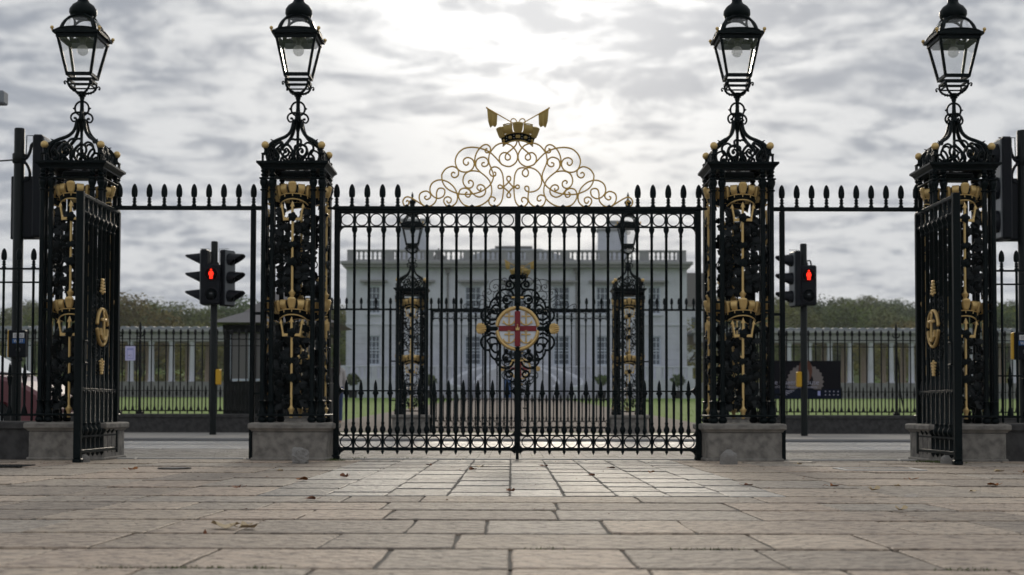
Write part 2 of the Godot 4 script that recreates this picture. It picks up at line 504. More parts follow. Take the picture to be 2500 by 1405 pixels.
func grounds() -> void:
	var zs := [40.0, 0.0, -10.93, -10.95, -20.0, -35.0, -55.0, -75.0, -95.0, -105.0, -114.0]
	for k in 30: zs.append(-125.0 - k * k * 1.15 - k * 4.0)
	for k in zs.size(): zs[k] *= K
	var xs := []
	for k in 41:
		var t := (k - 20) / 20.0
		xs.append(signf(t) * (absf(t) * 90.0 + pow(absf(t), 3.0) * 900.0))
	var mb := Mb.new()
	for i in zs.size() - 1:
		for j in xs.size() - 1:
			var q := []
			for k in [[i, j], [i, j + 1], [i + 1, j + 1], [i + 1, j]]:
				q.append(Vector3(xs[k[1]], land(xs[k[1]], zs[k[0]]), zs[k[0]]))
			mb.quad(q[0], q[1], q[2], q[3], Vector3.UP)
	tag(put("lawn", mb.done(), M.lawn), "green parkland lawn rising gently from the railings to the house and hill", "", "", "structure")
	# grass blades along the near lawn
	mb = Mb.new()
	for k in 9000:
		var z := (-11.3 - pow(rng.randf(), 1.6) * 32.0) * K
		var x := rng.randf_range(-1.0, 1.0) * (6.0 + (10.28 - z / K) * 0.5)
		if absf(x) < 4.5: continue
		var p := Vector3(x, land(x, z) - 0.005, z)
		var a := rng.randf() * TAU
		var s := Vector3(cos(a), 0, sin(a)) * 0.012
		var tip := p + Vector3(rng.randf_range(-0.03, 0.03), rng.randf_range(0.03, 0.075), rng.randf_range(-0.03, 0.03))
		mb.flat(p - s, p + s, tip, Vector3(0.2, 1, 0.4))
	tag(put("grass", mb.done(), M.blade), "short mown grass on the lawns behind the railings", "", "", "stuff")
	mb = Mb.new()
	strip(mb, -4.4, 4.4, -10.96 * K, -95.0 * K, land(0, -10.96 * K) + 0.012, land(0, -95.0 * K) + 0.012)
	strip(mb, -12.0, 12.0, -95.0 * K, -103.0 * K, land(0, -95.0 * K) + 0.014, land(0, -103.0 * K) + 0.014)
	tag(put("path", mb.done(), M.gravel), "broad brown gravel path from the far gates to the house", "", "", "structure")
	# road between the two gate lines
	mb = Mb.new()
	strip(mb, -70, 70, -2.76 * K, -6.34 * K, -0.008, -0.012)
	var road := tag(put("road", mb.done(), M.tarmac), "dark worn tarmac road between the two lines of gates", "", "", "structure")
	for k in [[-4.55, 0.13], [-4.95, 0.13], [-3.05, 0.09]]:
		mb = Mb.new()
		var y: float = lerpf(-0.008, -0.012, (-2.76 - k[0]) / 3.58) + 0.004
		strip(mb, -40, 40, k[0] * K, (k[0] - k[1]) * K, y, y)
		put("road_line", mb.done(), M.paint, road)
	mb = Mb.new()
	mb.box(Vector3(0, -0.06, -6.34 * K - 0.075), Vector3(140, 0.18, 0.15), 0.02)
	tag(put("kerb", mb.done(), M.dark_stone), "grey stone kerb along the far side of the road", "", "", "structure")
	mb = Mb.new()
	strip(mb, -70, 70, -6.34 * K - 0.145, -10.96 * K, 0.030, 0.030)
	mb.quad(Vector3(-70, 0.03, -10.96 * K), Vector3(70, 0.03, -10.96 * K), Vector3(70, -0.5, -10.96 * K), Vector3(-70, -0.5, -10.96 * K), Vector3(0, 0, -1))
	tag(put("far_pavement", mb.done(), M.far_pave), "brown pavement along the far side of the road", "", "", "structure")
	# near pavement of small blocks, a pale sill under the gates, a ribbed crossing slab
	mb = Mb.new()
	strip(mb, -70, 70, -0.02, -2.66 * K, -0.006, -0.006)
	var pave := tag(put("near_pavement", mb.done(), M.bed), "beige block pavement just outside the gates", "", "", "structure")
	mb = Mb.new()
	var row := 0
	var z := -0.185
	while z > -3.27:
		var x := -7.2 + (0.105 if row % 2 else 0.0)
		while x < 7.2:
			var g := rng.randf_range(0.72, 1.12)
			mb.col = Color(g, g * rng.randf_range(0.95, 1.0), g * rng.randf_range(0.88, 0.97))
			var a := Vector3(x + 0.004, 0.0, z - 0.004)
			var b := Vector3(x + 0.206, rng.randf_range(-0.001, 0.002), z - 0.101)
			mb.quad(a, Vector3(b.x, b.y, a.z), b, Vector3(a.x, b.y, b.z), Vector3.UP)
			mb.quad(Vector3(a.x, -0.006, a.z), Vector3(b.x, -0.006, a.z), Vector3(b.x, b.y, a.z), Vector3(a.x, 0, a.z), Vector3.BACK)
			x += 0.21
		z -= 0.105
		row += 1
	tag(put("paving_blocks", mb.done(), M.pavers, pave), "", "", "", "stuff")
	for s in 14:
		mb = Mb.new()
		mb.box(Vector3(-7.0 + s * 1.0, -0.02, -0.10), Vector3(0.985, 0.056, 0.15), 0.008)
		put("sill_stone", mb.done(), M.kerb, pave)
	for s in 24:
		mb = Mb.new()
		mb.box(Vector3(-11.0 + s * 0.92, -0.03, -2.71 * K), Vector3(0.905, 0.07, 0.13), 0.012)
		put("kerb_stone", mb.done(), M.kerb, pave)
	mb = Mb.new()
	for i in 34:
		for j in 9:
			mb.at(2.75 + i * 0.066, 0.001, -2.3 - j * 0.066).lathe([[0.022, 0.0], [0.017, 0.006], [0.0, 0.007]], 6)
	tag(put("tactile_studs", mb.done(), M.pavers, pave), "", "", "", "stuff")

func slab(x0: float, x1: float, z0: float, z1: float, gap: float, lift := 0.006) -> ArrayMesh:
	# one flag: wavering edges, a worn arris, a slightly tilted top
	var mb := Mb.new()
	var g := gap * 0.5
	var o := []
	var w := gap * 0.55
	var ca := [Vector2(x0 + g, z0 - g), Vector2(x1 - g, z0 - g), Vector2(x1 - g, z1 + g), Vector2(x0 + g, z1 + g)]
	for k in 4:
		var a: Vector2 = ca[k]
		var b: Vector2 = ca[(k + 1) % 4]
		var m := 8 if k % 2 == 0 else 4
		for i in m:
			var t := float(i) / m
			var p := a.lerp(b, t)
			var cut := 2.2 if i == 0 else 1.0
			p = p.lerp((ca[0] + ca[2]) * 0.5, 0.0 if i else rng.randf() * 0.015)
			o.append(p + Vector2(rng.randf_range(-w, w), rng.randf_range(-w, w)) * (0.8 if i else cut * 0.4))
	var c: Vector2 = (ca[0] + ca[2]) * 0.5
	var h := rng.randf_range(-0.0015, 0.0015)
	var tx := rng.randf_range(-0.003, 0.003)
	var tz := (lift + rng.randf_range(-0.002, 0.002)) / (z0 - z1)
	var top := func(p: Vector2, d: float) -> Vector3: return Vector3(p.x, h + (p.x - c.x) * tx + (p.y - c.y) * tz + d, p.y)
	var n := o.size()
	for i in n:
		var a: Vector2 = o[i]
		var b: Vector2 = o[(i + 1) % n]
		var ia: Vector2 = a + (c - a).normalized() * 0.006
		var ib: Vector2 = b + (c - b).normalized() * 0.006
		var pa: Vector3 = top.call(ia, 0.0)
		var pb: Vector3 = top.call(ib, 0.0)
		var qa: Vector3 = top.call(a, -0.003)
		var qb: Vector3 = top.call(b, -0.003)
		mb.flat(top.call(c, 0.0), pa, pb, Vector3.UP)
		var out := Vector3(a.x + b.x - 2 * c.x, 0, a.y + b.y - 2 * c.y)
		mb.quad(pa, pb, qb, qa, Vector3.UP * 2 + out.normalized())
		mb.quad(qa, qb, Vector3(qb.x, -0.03, qb.z), Vector3(qa.x, -0.03, qa.z), out)
	return mb.done()

func flagstones() -> void:
	var mb := Mb.new()
	strip(mb, -16, 16, 17.0, -0.02, -0.028, -0.028)
	var court := tag(put("forecourt", mb.done(), M.bed), "forecourt of large worn buff flagstones in front of the gates", "", "", "structure")
	var ds := [2.15, 2.62, 3.22, 3.68, 4.14, 4.64, 5.11, 5.52, 5.92]
	var seams := [[], [130, 270, 725, 1255, 1625, 2150], [75, 500, 945, 1253, 1545, 1890, 2250], [285, 815, 1120, 1862, 2130], [130, 415, 620, 1010, 1195, 1483, 1680, 2195, 2430],
		[145, 525, 755, 955, 1365, 1840, 2220], [275, 470, 655, 945, 1365, 1790, 2030, 2300], [90, 340, 850, 1035, 1565, 1860, 2110]]
	for r in 8:
		var d0: float = ds[r]
		var d1: float = ds[r + 1]
		var dm := (d0 + d1) * 0.5
		var xs := []
		for u in seams[r]: xs.append((u - 1250.0) / 2740.0 * dm - 0.06)
		if xs.is_empty(): xs = [-0.3]
		var reach := dm * 0.46 + 1.5
		while xs[0] > -reach: xs.push_front(xs[0] - rng.randf_range(0.4, 0.8))
		while xs[-1] < reach: xs.append(xs[-1] + rng.randf_range(0.4, 0.8))
		mb = Mb.new()
		var lift := rng.randf_range(0.003, 0.007)
		strip(mb, -reach, reach, zd(d0) - 0.012, zd(d1) + 0.010, -0.0052 + lift * 0.45, -0.0056 - lift * 0.45)
		put("mortar", mb.done(), M.mortar, court)
		for i in xs.size() - 1:
			put("flagstone", slab(xs[i], xs[i + 1], zd(d0), zd(d1), 0.010, lift), M.flags[rng.randi() % 8], court)
	# beyond the cross band the seams run towards the gates
	for side in [-1, 1]:
		mb = Mb.new()
		strip(mb, minf(side * 1.41, side * 7.2), maxf(side * 1.41, side * 7.2), 4.35 * K, -0.02, -0.0055, -0.0055)
		put("mortar", mb.done(), M.mortar, court)
		var xs := [1.40]
		while xs[-1] < 6.4: xs.append(xs[-1] + rng.randf_range(0.5, 0.72))
		for i in xs.size() - 1:
			var d := 5.92
			while d < 10.2:
				var e := minf(d + rng.randf_range(0.55, 0.95), 10.28)
				if 10.28 - e < 0.2: e = 10.28
				if not (e > 9.9 and xs[i] > 1.6 and xs[i + 1] < 2.4):
					put("flagstone", slab(minf(side * xs[i], side * xs[i + 1]), maxf(side * xs[i], side * xs[i + 1]), zd(d), zd(e), 0.010, 0.007), M.flags[rng.randi() % 8], court)
				d = e
	mb = Mb.new()
	strip(mb, -1.41, 1.41, 4.36 * K, 0.0, -0.0048, -0.0048)
	var track := tag(put("carriageway", mb.done(), M.mortar), "strip of smoother pale setts leading up to the main gates", "", "", "structure")
	var cx := [-1.40, -1.04, -0.72, -0.39, -0.06, 0.23, 0.51, 0.79, 1.10, 1.40]
	for i in 9:
		var d := 5.92
		var first := true
		while d < 10.2:
			var e := minf(d + (0.28 if first and i % 2 else rng.randf_range(0.36, 0.62)), 10.26)
			if 10.26 - e < 0.18: e = 10.26
			first = false
			put("sett", slab(cx[i], cx[i + 1], zd(d), zd(e), 0.010, 0.004), M.setts[rng.randi() % 5], track)
			d = e

# ------------------------------------------------------------------ the house
func window_mesh(w: float, h: float, cols: int, rows: int, deep: float) -> ArrayMesh:
	var mb := Mb.new()
	var t := 0.11
	for s in [-1, 1]: mb.box(Vector3(s * (w - t) / 2, h / 2, 0), Vector3(t, h, deep))
	for y in [t / 2, h - t / 2]: mb.box(Vector3(0, y, 0), Vector3(w - t * 2, t, deep))
	mb.box(Vector3(0, h / 2, 0.004), Vector3(w - t * 2, 0.10, deep))
	for k in range(1, cols): mb.box(Vector3(-w / 2 + w * k / cols, h / 2, 0.0), Vector3(0.06, h - 2 * t, deep * 0.7))
	for k in range(1, rows): mb.box(Vector3(0, h * k / rows, 0.0), Vector3(w - 2 * t, 0.06, deep * 0.6))
	return mb.done()

func add_window(o: Node3D, x: float, y: float, w: float, h: float, z: float, rows: int) -> void:
	var key := "win%.2f_%.2f" % [w, h]
	if not G.has(key):
		G[key] = window_mesh(w, h, 3, rows, 0.14)
		G[key + "p"] = Mb.new().box(Vector3(0, h / 2, 0), Vector3(w - 0.1, h - 0.1, 0.03)).done()
	var f := put("window", G[key], M.white_wood, o, at(x, y, z))
	put("pane", G[key + "p"], M.pane_dark, f, at(0, 0, -0.06))

func balustrade(w: float, h: float, n: int) -> ArrayMesh:
	var mb := Mb.new()
	for k in n:
		var x := -w / 2 + w * (k + 0.5) / n
		mb.at(x, 0, 0).lathe([[0.13, 0.0], [0.13, 0.1], [0.09, 0.16], [0.15, h * 0.35], [0.08, h * 0.72], [0.13, h * 0.86], [0.13, h]], 7)
	return mb.done()

func mansion() -> void:
	var zf := zd(113.0)
	var y0 := 1.65
	var o := thing("mansion", Vector3(0.4, 0, zf), "long white two-storey classical mansion with balustraded roof beyond the far gates", "house")
	var hw := 17.2
	# walls are built round the openings: storeys, piers and lintels
	var bays := [[-14.4, 0.62], [-9.6, 0.62], [-4.4, 0.82], [0.0, 0.95], [4.55, 0.82], [8.7, 0.66], [13.9, 0.64]]
	var lo := [5.0, 7.95]
	var hi := [10.2, 12.95]
	var mbw := Mb.new()
	var mbr := Mb.new()
	var cuts := [-hw]
	for b in bays:
		cuts.append(b[0] - b[1]); cuts.append(b[0] + b[1])
	cuts.append(hw)
	for i in range(0, cuts.size(), 2):
		var a: float = cuts[i]
		var b: float = cuts[i + 1]
		mbr.box(Vector3((a + b) / 2, (lo[0] + lo[1]) / 2, -0.4), Vector3(b - a, lo[1] - lo[0], 0.8))
		mbw.box(Vector3((a + b) / 2, (hi[0] + hi[1]) / 2, -0.4), Vector3(b - a, hi[1] - hi[0], 0.8))
	mbr.box(Vector3(0, (y0 + lo[0]) / 2 - 0.3, -0.4), Vector3(hw * 2, lo[0] - y0 + 0.6, 0.8))
	mbr.box(Vector3(0, (lo[1] + 9.0) / 2, -0.4), Vector3(hw * 2, 9.0 - lo[1], 0.8))
	mbw.box(Vector3(0, (9.2 + hi[0]) / 2, -0.4), Vector3(hw * 2, hi[0] - 9.2, 0.8))
	mbw.box(Vector3(0, (hi[1] + 14.8) / 2, -0.4), Vector3(hw * 2, 14.8 - hi[1], 0.8))
	# the rest of the block behind
	mbw.box(Vector3(0, 8.2, -12.5), Vector3(hw * 2 - 0.02, 13.2, 23.0))
	put("upper_wall", mbw.done(), M.stucco, o)
	put("lower_wall", mbr.done(), M.ashlar, o)
	# joints of the rusticated lower storey, as fine raised courses between the openings
	var mj := Mb.new()
	for k in 7:
		for i in range(0, cuts.size(), 2):
			var a: float = cuts[i]
			var b: float = cuts[i + 1]
			mj.box(Vector3((a + b) / 2, 5.28 + k * 0.52, 0.015), Vector3(b - a - 0.06, 0.47, 0.03), 0.014)
	tag(put("rusticated_courses", mj.done(), M.ashlar, o), "", "", "", "stuff")
	put("string_course", Mb.new().box(Vector3(0, 9.1, -0.30), Vector3(hw * 2 + 0.1, 0.22, 0.8), 0.03).done(), M.stucco, o)
	var mc := Mb.new()
	mc.box(Vector3(0, 14.93, -11.6), Vector3(hw * 2 + 0.5, 0.26, 25.0), 0.04)
	mc.box(Vector3(0, 15.23, -11.6), Vector3(hw * 2 + 1.0, 0.34, 25.5), 0.06)
	put("cornice", mc.done(), M.grey_stone, o)
	put("parapet_base", Mb.new().box(Vector3(0, 15.53, -0.25), Vector3(hw * 2 - 0.1, 0.26, 0.5)).done(), M.grey_stone, o)
	put("parapet_rail", Mb.new().box(Vector3(0, 16.56, -0.25), Vector3(hw * 2 - 0.1, 0.2, 0.5), 0.03).done(), M.grey_stone, o)
	var ends := [-hw, -12.9, -8.9, -4.9, -1.4, 1.4, 4.9, 8.9, 12.9, hw]
	for i in ends.size():
		var x: float = clampf(ends[i], -hw + 0.5, hw - 0.5)
		put("parapet_pier", Mb.new().box(Vector3(x, 16.06, -0.25), Vector3(1.0 if i % 9 else 0.9, 0.8, 0.46)).done(), M.grey_stone, o)
	for i in ends.size() - 1:
		var a: float = clampf(ends[i], -hw + 0.5, hw) + 0.5
		var b: float = clampf(ends[i + 1], -hw, hw - 0.5) - 0.5
		tag(put("balusters", balustrade(b - a, 0.8, int((b - a) / 0.46)), M.grey_stone, o, at((a + b) / 2, 15.66, -0.25)), "", "", "", "stuff")
	# low roof and chimneys
	var mr := Mb.new()
	var r0 := [Vector3(-8.0, 15.4, -3.0), Vector3(8.0, 15.4, -3.0), Vector3(8.0, 15.4, -18.0), Vector3(-8.0, 15.4, -18.0)]
	var r1 := [Vector3(-2.6, 17.7, -8.0), Vector3(2.6, 17.7, -8.0), Vector3(2.6, 17.7, -13.0), Vector3(-2.6, 17.7, -13.0)]
	for k in 4: mr.quad(r0[k], r0[(k + 1) % 4], r1[(k + 1) % 4], r1[k], Vector3(0, 1, 0) + (r0[k] + r0[(k + 1) % 4]) * Vector3(1, 0, 1) * 0.05 + Vector3(0, 0, 0.5))
	mr.quad(r1[0], r1[1], r1[2], r1[3], Vector3.UP)
	put("roof", mr.done(), M.lead, o)
	put("roof_lantern", Mb.new().box(Vector3(-0.3, 17.86, -8.6), Vector3(4.0, 0.3, 1.0), 0.02).done(), M.dark_stone, o)
	put("roof_gable", Mb.new().at(-8.1, 15.4, -5.5).prism([[-1.2, 0], [1.4, 0], [-0.1, 2.1]], -2.0, 0.0).done(), M.dark_stone, o)
	for k in [[-10.85, 20.4, 3.0, -7.0], [9.65, 19.3, 2.1, -6.0], [10.9, 20.5, 1.9, -9.0]]:
		var c := put("chimney", Mb.new().box(Vector3(k[0], (15.4 + k[1]) / 2, k[3]), Vector3(k[2], k[1] - 15.4, 1.6)).done(), M.stucco, o)
		put("chimney_cap", Mb.new().box(Vector3(k[0], k[1] + 0.12, k[3]), Vector3(k[2] + 0.35, 0.3, 1.9), 0.05).done(), M.grey_stone, c)
	# windows with hoods above
	for b in bays:
		var w: float = b[1] * 2
		add_window(o, b[0], lo[0], w, lo[1] - lo[0], -0.22, 5)
		add_window(o, b[0], hi[0], w, hi[1] - hi[0], -0.22, 4)
		var hd := Mb.new()
		hd.box(Vector3(b[0], 13.18, 0.08), Vector3(w + 0.7, 0.22, 0.2))
		hd.box(Vector3(b[0], 13.44, 0.20), Vector3(w + 1.5, 0.24, 0.5), 0.04)
		put("window_hood", hd.done(), M.grey_stone, o)
		put("window_sill", Mb.new().box(Vector3(b[0], hi[0] - 0.13, 0.08), Vector3(w + 0.3, 0.2, 0.3), 0.03).done(), M.stucco, o)
	for x in [-6.95, 6.05]:
		var p := put("downpipe", Mb.new().at(x, 1.7, 0.1).lathe([[0.09, 0.0], [0.09, 12.7]], 8).done(), M.dark_stone, o)
		put("rainwater_head", Mb.new().at(x, 14.2, 0.14).prism([[-0.14, 0], [0.14, 0], [0.34, 0.55], [-0.34, 0.55]], -0.1, 0.2).done(), M.dark_stone, p)
	# terrace with balustrade and the horseshoe stair
	var tz := 4.0
	put("terrace_wall", Mb.new().box(Vector3(0, 2.4, tz - 2.0), Vector3(hw * 2 + 0.6, 2.3, 4.0), 0.02).done(), M.stucco, o)
	put("terrace_rail", Mb.new().box(Vector3(0, 4.72, tz - 0.2), Vector3(hw * 2 + 0.5, 0.16, 0.34), 0.03).done(), M.stucco, o)
	for i in 12:
		var x := -hw + 0.2 + i * (hw * 2 - 0.4) / 11.0
		put("terrace_pier", Mb.new().box(Vector3(x, 4.1, tz - 0.2), Vector3(0.5, 1.1, 0.36)).done(), M.stucco, o)
	tag(put("terrace_balusters", balustrade(hw * 2 - 1.0, 1.08, 64), M.stucco, o, at(0, 3.56, tz - 0.2)), "", "", "", "stuff")
	for s in [-1, 1]:
		for k in 2:
			var pl := [[1.3, 4.75, 0.0], [3.2, 4.5, 0.6], [5.0, 3.9, 1.8], [6.1, 3.2, 3.4], [6.0, 2.7, 4.8], [5.0, 2.45, 5.5]] if k == 0 else [[1.3, 4.6, 1.2], [2.6, 4.2, 1.6], [3.6, 3.5, 2.6], [3.9, 2.9, 3.8], [3.3, 2.5, 4.5]]
			var path := spline(pl.map(func(q): return Vector3(s * q[0], q[1], tz + q[2])), 4)
			var ms := Mb.new()
			for i in path.size() - 1:
				var a: Vector3 = path[i]
				var b: Vector3 = path[i + 1]
				var nn := (b - a).cross(Vector3.UP).normalized() * 0.16
				for q in [nn, -nn]:
					ms.quad(a + q, b + q, Vector3(b.x, y0 - 0.2, b.z) + q, Vector3(a.x, y0 - 0.2, a.z) + q, q)
			var sw := put("stair_wall", ms.done(), M.stucco, o)
			put("stair_coping", Mb.new().tube(path, 0.30, 6, false, -1.0, 0.6).done(), M.stucco, sw)
	put("basement_door", Mb.new().box(Vector3(-1.0, 2.5, tz + 0.03), Vector3(1.1, 1.9, 0.1)).done(), M.blue, o)
	# small clipped trees in tubs before the terrace
	for x in [-15.4, -8.0, 8.6, 16.0]:
		var t := thing("tub_tree", Vector3(x, land(x, zf + 6.0), zf + 6.0), "", "tree", "small clipped trees in tubs before the house terrace")
		t.set_meta("label", {-15.4: "small clipped tree in a dark tub below the mansion's far left window", -8.0: "small clipped tree in a dark tub between the house's left wing and its stair", 8.6: "small clipped tree in a dark tub just right of the house's curved stair", 16.0: "small clipped tree in a dark tub by the mansion's right-hand corner"}[x])
		put("tub", Mb.new().lathe([[0.38, 0], [0.48, 0.7], [0.44, 0.7]], 10).done(), M.dark_wood, t)
		put("trunk", Mb.new().lathe([[0.06, 0.6], [0.04, 1.5]], 6).done(), M.bark, t)
		put("crown", leafy([[Vector3(0, 1.75, 0), 0.62]], 260, 0.2, 4 + int(x)), M.crowns[1], t, Transform3D())

# ------------------------------------------------------------------ colonnades
func colonnades() -> void:
	for s in [-1, 1]:
		var x0 := 18.6 if s > 0 else 18.9
		var n := 20
		var zc := zd(113.0)
		var o := thing("colonnade", Vector3(s * x0, 0, zc), "long pale stone colonnade running %s from the mansion" % ("left" if s < 0 else "right"), "colonnade", "colonnades either side of the house")
		var len := n * 2.06
		var cx: float = s * len / 2
		put("plinth", Mb.new().box(Vector3(cx, 2.3, -2.4), Vector3(len + 1.5, 1.9, 7.2)).done(), M.dark_stone, o)
		put("entablature", Mb.new().box(Vector3(cx, 7.75, 0), Vector3(len + 0.6, 0.9, 0.8), 0.03).done(), M.grey_stone, o)
		put("rear_entablature", Mb.new().box(Vector3(cx, 7.75, -4.8), Vector3(len + 0.6, 0.9, 0.8), 0.03).done(), M.tan_stone, o)
		put("cornice", Mb.new().box(Vector3(cx, 8.36, -2.4), Vector3(len + 1.2, 0.30, 6.4), 0.05).done(), M.grey_stone, o)
		put("roof", Mb.new().box(Vector3(cx, 8.62, -2.4), Vector3(len + 0.8, 0.2, 6.0), 0.05).done(), M.lead, o)
		tag(put("roof_rolls", roll_row(len, 46), M.lead, o, at(cx, 8.70, -2.4)), "", "", "", "stuff")
		if not G.has("column"):
			G.column = Mb.new().lathe([[0.36, 0], [0.36, 0.12], [0.30, 0.2], [0.29, 1.4], [0.245, 3.7], [0.25, 3.74], [0.33, 3.9], [0.36, 4.06]], 14).done()
		for k in n:
			put("column", G.column, M.ashlar, o, at(s * (k + 0.5) * 2.06, 3.24, 0))
			put("rear_column", G.column, M.tan_stone, o, at(s * (k + 0.5) * 2.06 + 0.5, 3.24, -4.8))

func roll_row(len: float, n: int) -> ArrayMesh:
	var mb := Mb.new()
	for k in n: mb.box(Vector3(-len / 2 + len * (k + 0.5) / n, 0.04, 0), Vector3(0.5, 0.12, 6.0), 0.05)
	return mb.done()

# ------------------------------------------------------------------ trees
func leafy(blobs: Array, count: int, size: float, s: int) -> ArrayMesh:
	# leaf-sized faces scattered through a crown made of several clumps, with gaps between
	var r := RandomNumberGenerator.new()
	r.seed = 1000 + s
	var mb := Mb.new()
	var tot := 0.0
	for b in blobs: tot += b[1] * b[1]
	for b in blobs:
		var m := int(count * b[1] * b[1] / tot)
		var tone := r.randf_range(0.62, 1.25)
		var hue := r.randf_range(0.85, 1.2)
		for k in m:
			var d := Vector3(r.randfn(), r.randfn(), r.randfn()).normalized()
			var rad: float = b[1] * (0.55 + 0.5 * pow(r.randf(), 0.6)) * (1.0 + 0.18 * sin(d.x * 7.0 + d.y * 5.0 + s))
			var p: Vector3 = b[0] + d * rad * Vector3(1.0, 0.82, 1.0)
			var nn := (d + Vector3(r.randfn(), r.randfn(), r.randfn()) * 0.55).normalized()
			var u := nn.cross(Vector3(r.randfn(), r.randfn(), r.randfn())).normalized()
			var w := nn.cross(u)
			var z := size * r.randf_range(0.55, 1.25)
			var g := tone * r.randf_range(0.7, 1.3)
			mb.col = Color(g * hue, g, g * 0.9)
			mb.tri(p + u * z, p + w * z * 0.7, p - u * z, nn, nn, nn)
			mb.tri(p + u * z, p - u * z, p - w * z * 0.55, nn, nn, nn)
	return mb.done()

func trunk_mesh(h: float, r: float, s: int) -> ArrayMesh:
	var q := RandomNumberGenerator.new()
	q.seed = 77 + s
	var mb := Mb.new()
	mb.tube([Vector3(0, -0.6, 0), Vector3(0.05, h * 0.25, 0), Vector3(-0.04, h * 0.55, 0.05), Vector3(0.1, h * 0.85, 0)], r, 8, false, r * 0.3)
	for k in 6:
		var a := q.randf() * TAU
		var y := h * q.randf_range(0.3, 0.6)
		var l := h * q.randf_range(0.25, 0.42)
		mb.tube([Vector3(0, y, 0), Vector3(cos(a) * l * 0.5, y + l * 0.35, sin(a) * l * 0.5), Vector3(cos(a) * l, y + l * 0.8, sin(a) * l)], r * 0.4, 5, false, r * 0.08)
	return mb.done()

func tree(kind: String, x: float, d: float, h: float, form: int, shade: int, label: String, wide := 1.0) -> void:
	var z := zd(d)
	var key := "crown%d" % form
	if not G.has(key):
		var q := RandomNumberGenerator.new()
		q.seed = 400 + form
		var bl := []
		var n := 15
		for k in n:
			var a := TAU * k / n * 2.4 + q.randf()
			var y := lerpf(0.32, 0.86, float(k) / (n - 1)) if form != 3 else lerpf(0.2, 0.9, float(k) / (n - 1))
			var out := sin(PI * clampf((y - 0.12) / 0.86, 0, 1)) * (0.27 if form != 3 else 0.14)
			bl.append([Vector3(cos(a) * out, y, sin(a) * out), q.randf_range(0.12, 0.19)])
		G[key] = leafy(bl, 5200, 0.0155, form)
		G["trunk%d" % form] = trunk_mesh(0.8, 0.024, form)
	var o := thing(kind, Vector3(x, land(x, z), z), label, "tree", "trees on the hillside behind the house and colonnades", float(form) + x)
	o.scale = Vector3(h * wide, h, h * wide)
	put("trunk", G["trunk%d" % form], M.bark, o)
	put("crown", G[key], M.crowns[shade], o)

